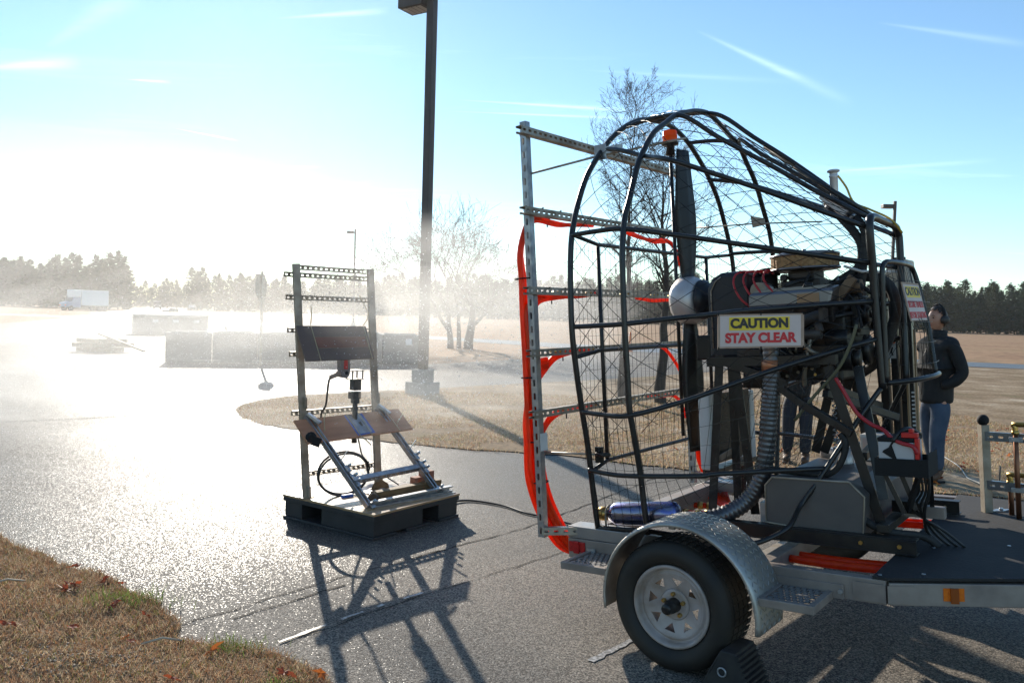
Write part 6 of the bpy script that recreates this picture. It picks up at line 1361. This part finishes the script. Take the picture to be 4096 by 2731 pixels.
def person(name, label, M_, jm, pm, bm_, muffs, head_turn=0.0, stride=.10):
    e = thing(name, label, 'person', M_)
    hz = 1.66
    # one continuous body under the clothes
    bv = [(0, 0, .96), (0, 0, 1.12), (.01, 0, 1.30), (.0, 0, 1.44), (.01, 0, 1.52), (.02, 0, 1.58), (0, .17, 1.42), (-.085, .25, 1.15), (.03, .13, 1.06), (0, -.17, 1.42), (-.085, -.25, 1.15), (.03, -.13, 1.06), (0, .09, .90), (stride*.4+.03, .10, .52), (stride*.5-.03, .10, .10), (stride*.5+.10, .11, .045), (0, -.09, .90), (-stride*.5+.05, -.10, .52), (-stride-.03, -.10, .10), (-stride+.10, -.11, .045)]
    be = [(0, 1), (1, 2), (2, 3), (3, 4), (4, 5), (3, 6), (6, 7), (7, 8), (3, 9), (9, 10), (10, 11), (0, 12), (12, 13), (13, 14), (14, 15), (0, 16), (16, 17), (17, 18), (18, 19)]
    br = [.09, .09, .11, .085, .055, .05, .05, .032, .022, .05, .032, .022, .05, .042, .034, .028, .05, .042, .034, .028]
    bme = skin_mesh('body', bv, be, br, 0)
    Rm = Matrix.Rotation(head_turn, 4, 'Z')
    vs, fs = head_grid((0, 0, 0), head_fn)
    bmh = bmesh.new(); bmh.from_mesh(bme); nv = []
    hc = V((.035, 0, hz+.03))
    for p in vs: nv.append(bmh.verts.new(Rm @ p+hc))
    for f in fs:
        try: bmh.faces.new([nv[i] for i in f])
        except ValueError: pass
    # hands: palm, four fingers and a thumb, mostly inside the pockets
    bmh.to_mesh(bme); bmh.free(); bme.polygons.foreach_set('use_smooth', [True]*len(bme.polygons)); bme.materials.append(M_skin)
    bo = link(bpy.data.objects.new('body', bme)); bo.parent = e
    for sy in (1, -1):
        mb = MB(); w0 = V((.04, sy*.06, 1.07)); mb.sphere(w0+V((.03, -sy*.02, -.03)), (.035, .018, .045), 10, 8)
        for k in range(4): a = w0+V((.012+.014*k, -sy*.03, -.055)); mb.tube([a, a+V((.006, -sy*.008, -.035)), a+V((.0, -sy*.012, -.06-.006*(k in (1, 2)))) ], [.0085, .008, .0065], 6)
        mb.tube([w0+V((.05, -sy*.02, -.01)), w0+V((.07, -sy*.03, -.035)), w0+V((.072, -sy*.035, -.06))], [.011, .0095, .008], 6); part('hand', mb, M_skin, e)
    def hp(name, fn_, sel, m, nu=44, nv=32):
        vs, fs = head_grid((0, 0, 0), fn_, nu, nv, sel); mb = MB(); mb.add([Rm @ p+hc for p in vs], fs, True); return part(name, mb, m, e, solid=.004)
    def hairfn(d):
        p = head_fn(d)*1.0; k = .009+.006*mnoise.noise(d*9); return p+V((d.x*k, d.y*k*.8, d.z*(k+.004)))
    hp('hair', hairfn, lambda p: p.z > .068+.028*(p.x > .05)+.01*math.sin(p.y*190) or (p.x < .018+.006*math.sin(p.z*150) and p.z > -.02) or (p.x < -.03 and p.z > -.075), M_hair)
    for sy in (1, -1):
        mb = MB(); mb.sphere(Rm @ V((.092, sy*.032, .012))+hc, (.008, .011, .007), 10, 6); part('eye', mb, M_eye, e)
        mb = MB(); mb.sphere(Rm @ V((-.005, sy*.078, -.005))+hc, (.018, .008, .030), 10, 6); part('ear', mb, M_skin, e)
        mb = MB(); mb.tube([Rm @ V((.098, sy*.016, .030))+hc, Rm @ V((.099, sy*.032, .036))+hc, Rm @ V((.088, sy*.048, .030))+hc], [.003, .004, .002], 5); part('eyebrow', mb, M_hair, e)
    mb = MB(); mb.tube([Rm @ V((.092, -.022, -.062))+hc, Rm @ V((.105, 0, -.060))+hc, Rm @ V((.092, .022, -.062))+hc], [.003, .006, .003], 6); part('mouth', mb, M_lip, e)
    # jacket
    jv = [(.0, 0, .80), (.0, 0, 1.02), (.015, 0, 1.18), (.01, 0, 1.34), (-.005, 0, 1.45), (.005, 0, 1.535), (-.005, .185, 1.415), (-.085, .255, 1.15), (-.01, .22, 1.05), (.08, .13, 1.0), (-.005, -.185, 1.415), (-.085, -.255, 1.15), (-.01, -.22, 1.05), (.08, -.13, 1.0)]
    je = [(0, 1), (1, 2), (2, 3), (3, 4), (4, 5), (4, 6), (6, 7), (7, 8), (8, 9), (4, 10), (10, 11), (11, 12), (12, 13)]
    jr = [(.20, .152), (.195, .148), (.19, .155), (.185, .155), (.125, .115), (.085, .08), .078, .068, .06, .052, .078, .068, .06, .052]
    jm_ = skin_mesh('jacket', jv, je, jr, 1)
    jm_.materials.append(jm); jo = link(bpy.data.objects.new('jacket', jm_)); jo.parent = e
    mb = MB(); mb.lathe([(0, .088), (.03, .082), (.075, .078), (.078, .072), (.03, .072)], (.005, 0, 1.50), (.06, 0, 1), 24); part('collar', mb, jm, jo)
    mb = MB(); mb.tube([(.19, 0, .90), (.192, 0, 1.1), (.195, 0, 1.28), (.12, 0, 1.47)], .004, 5); part('zip', mb, M_blackm, jo)
    mb = MB(); mb.sphere((-.12, 0, 1.44), (.075, .13, .075), 14, 8); part('hood', mb, jm, jo)
    pv = [(0, 0, .93), (0, 0, .84), (0, .092, .80), (stride*.4+.02, .10, .50), (stride*.5-.01, .105, .11), (0, -.092, .80), (-stride*.5+.04, -.10, .50), (-stride-.02, -.105, .11)]
    pe = [(0, 1), (1, 2), (2, 3), (3, 4), (1, 5), (5, 6), (6, 7)]
    pm_ = skin_mesh('trousers', pv, pe, [(.16, .135), (.155, .135), .112, .082, .07, .112, .082, .07], 0)
    pm_.materials.append(pm); po = link(bpy.data.objects.new('trousers', pm_)); po.parent = e
    for sx, sy in ((stride*.5, .108), (-stride, -.108)):
        bvv = skin_mesh('boot', [(sx-.03, sy, .14), (sx-.03, sy, .06), (sx+.06, sy, .05), (sx+.16, sy, .04)], [(0, 1), (1, 2), (2, 3)], [.055, .055, .05, .04], 1)
        bvv.materials.append(bm_); b_ = link(bpy.data.objects.new('boot', bvv)); b_.parent = e
        mb = MB(); mb.box((sx-.085, sy-.045, 0), (sx+.20, sy+.045, .022)); part('sole', mb, M_black2, b_, bevel=.01)
    if muffs:
        mb = MB(); mb.tube([Rm @ V((-.0, .098*math.cos(a), .152*max(0, math.sin(a))**.9+.0))+hc for a in [math.pi*i/16 for i in range(17)]], .010, 8); em = part('earmuff_band', mb, M_black2, e)
        for sy in (1, -1):
            mb = MB(); mb.lathe([(-.012, .03), (-.01, .042), (.012, .045), (.03, .04), (.04, .02), (.041, 0)], Rm @ V((-.005, sy*.082, -.008))+hc, Rm @ V((0, sy, 0)), 24); part('ear_cup', mb, mat('dark_ear_cup', (.035, .028, .024), .5), em)
    return e
def place(x, y, yaw, s): return Matrix.Translation((x, y, .012)) @ Matrix.Rotation(yaw, 4, 'Z') @ Matrix.Scale(s, 4)
person('person', 'man in black jacket, blue jeans and earmuffs facing left beside the cage', place(4.74, 9.15, rad(197), 1.065), M_jacket, M_jeans, M_bootb, True, rad(4), .12)
person('person', 'person in dark trousers standing behind the engine, only the legs in view', place(3.52, 10.05, rad(250), 1.0), M_jacket, M_djeans, M_bootb, False, 0, .05)

# ------------------------------------------------------------------ spray: drops, drifting mist, air
M_drop = mat('water_drop', (.9, .92, .95), .1, 0, trans=.7)
PX = Matrix(((-Fv.x, -Lv.x, Uv.x, 0), (-Fv.y, -Lv.y, Uv.y, 0), (-Fv.z, -Lv.z, Uv.z, 0), (0, 0, 0, 1)))
PO = TW((-1.0, 1.2, 1.45)); PX.translation = PO      # local x: downwind
rng = np.random.default_rng(17); nd = 26000
x = .05+10.5*rng.random(nd)**.8; Rr = (.75+.10*x); th_ = rng.uniform(0, 6.283, nd); q = Rr*np.sqrt(rng.random(nd))*rng.uniform(.5, 1.1, nd)
y = q*np.cos(th_); z = q*np.sin(th_)*.95-.03*x-.004*x*x
tmpl = np.array([[1, 0, 0], [-1, 0, 0], [0, 1, 0], [0, -1, 0], [0, 0, 1], [0, 0, -1]], float); tf = np.array([[0, 2, 4], [2, 1, 4], [1, 3, 4], [3, 0, 4], [2, 0, 5], [1, 2, 5], [3, 1, 5], [0, 3, 5]])
sz = .0012+.003*rng.random(nd)**3
c = np.stack([x, y, z], -1); v = c[:, None, :]+tmpl[None]*sz[:, None, None]*np.array([2.2, 1, 1])
w_ = np.array(PX.to_3x3()) @ v.reshape(-1, 3).T; w_ = w_.T+np.array(PX.translation); keep = (w_.reshape(-1, 6, 3)[:, :, 2].min(1) > .02)
w_ = w_.reshape(-1, 6, 3)[keep].reshape(-1, 3); n = len(w_)//6
me = bpy.data.meshes.new('water_drops'); me.vertices.add(n*6); me.vertices.foreach_set('co', w_.reshape(-1)); idx = (np.arange(n)[:, None, None]*6+tf[None]).reshape(-1)
me.loops.add(n*24); me.loops.foreach_set('vertex_index', idx.astype(np.int32)); me.polygons.add(n*8); me.polygons.foreach_set('loop_start', (np.arange(n*8)*3).astype(np.int32)); me.polygons.foreach_set('use_smooth', [True]*(n*8))
me.materials.append(M_drop); me.update(calc_edges=True); o = link(bpy.data.objects.new('water_drops', me)); o['kind'] = 'stuff'

def vol_mat(name, dens, g, col=(1, 1, 1)):
    m = bpy.data.materials.new(name); m.use_nodes = True; N, Lk = m.node_tree.nodes, m.node_tree.links; N.clear()
    o = N.new('ShaderNodeOutputMaterial'); p = N.new('ShaderNodeVolumePrincipled'); p.inputs['Color'].default_value = (*col, 1); p.inputs['Density'].default_value = dens; p.inputs['Anisotropy'].default_value = g
    Lk.new(p.outputs[0], o.inputs['Volume']); return m, p, N, Lk
# mist plume blown rearward from the rack
m_mist, pv, N, Lk = vol_mat('spray_mist', .1, .62)
tcn = N.new('ShaderNodeTexCoord'); sp_ = N.new('ShaderNodeSeparateXYZ'); Lk.new(tcn.outputs['Object'], sp_.inputs[0])
def nm(op, a, b=None):
    n_ = N.new('ShaderNodeMath'); n_.operation = op
    for i, x_ in enumerate((a, b)):
        if x_ is None: continue
        if isinstance(x_, (int, float)): n_.inputs[i].default_value = x_
        else: Lk.new(x_, n_.inputs[i])
    return n_.outputs[0]
X, Y, Zc = sp_.outputs
Rn = nm('ADD', nm('MULTIPLY', X, .135), .85)
zs_ = nm('ADD', Zc, nm('MULTIPLY', X, .02))
r2 = nm('DIVIDE', nm('ADD', nm('MULTIPLY', Y, Y), nm('MULTIPLY', zs_, zs_)), nm('MULTIPLY', Rn, Rn))
fall = nm('POWER', nm('MAXIMUM', nm('SUBTRACT', 1.0, r2), 0.0), 1.4)
mpn = N.new('ShaderNodeMapping'); mpn.inputs['Scale'].default_value = (.28, 1.9, 1.9); Lk.new(tcn.outputs['Object'], mpn.inputs[0])
nzn = N.new('ShaderNodeTexNoise'); nzn.inputs['Scale'].default_value = 1.1; nzn.inputs['Detail'].default_value = 4; nzn.inputs['Roughness'].default_value = .6; Lk.new(mpn.outputs[0], nzn.inputs['Vector'])
nn_ = nm('MAXIMUM', nm('MULTIPLY', nm('SUBTRACT', nzn.outputs['Fac'], .40), 5.0), .0)
den = nm('MULTIPLY', nm('MULTIPLY', fall, nn_), nm('DIVIDE', .62, nm('ADD', 1.0, nm('MULTIPLY', X, .75))))
Lk.new(den, pv.inputs['Density'])
mb = MB(); mb.lathe([(.02, 0), (.02, .9), (4, 1.45), (9, 2.1), (15, 2.95), (15, 0)], (0, 0, 0), (1, 0, 0), 24)
o = link(bpy.data.objects.new('spray_mist', mesh_of('spray_mist', mb, m_mist))); o.matrix_world = PX; o['kind'] = 'stuff'
# jets leaving the nozzles
m_jet, _, _, _ = vol_mat('nozzle_spray', .10, .55)
mb = MB(); rr = random.Random(3)
for w_ in bars[:4]:
    for v_ in (.45, .80, 1.25, 1.65, 1.95):
        o_ = TW((US-.08, v_, w_-.022)); L = rr.uniform(1.0, 2.4); dv = (-Fv*1.0+Uv*rr.uniform(-.12, .10)+Lv*rr.uniform(-.06, .06)).normalized(); mb.lathe([(0, 0), (0, .012), (L*.4, .05+.02*L), (L*.8, .06*L+.05), (L, .05*L), (L*1.15, 0)], o_, dv, 10)
o = link(bpy.data.objects.new('nozzle_spray', mesh_of('nozzle_spray', mb, m_jet))); o['kind'] = 'stuff'
# thin drifting mist over the far part of the lot
m_far, pv2, _, _ = vol_mat('drifting_mist', .003, .6)
mb = MB(); mb.sphere((0, 0, 0), (13, 11, 3.2), 28, 16)
o = link(bpy.data.objects.new('drifting_mist', mesh_of('drifting_mist', mb, m_far))); o.location = (-13.5, 21, 2.6); o['kind'] = 'stuff'
# even air over the whole place
m_hz, _, _, _ = vol_mat('air_haze', .00016, .70, (1, .985, .96))
mb = MB(); mb.box((-460, -60, -1.1), (460, 430, 17.0)); o = link(bpy.data.objects.new('haze', mesh_of('haze', mb, m_hz))); o['kind'] = 'stuff'
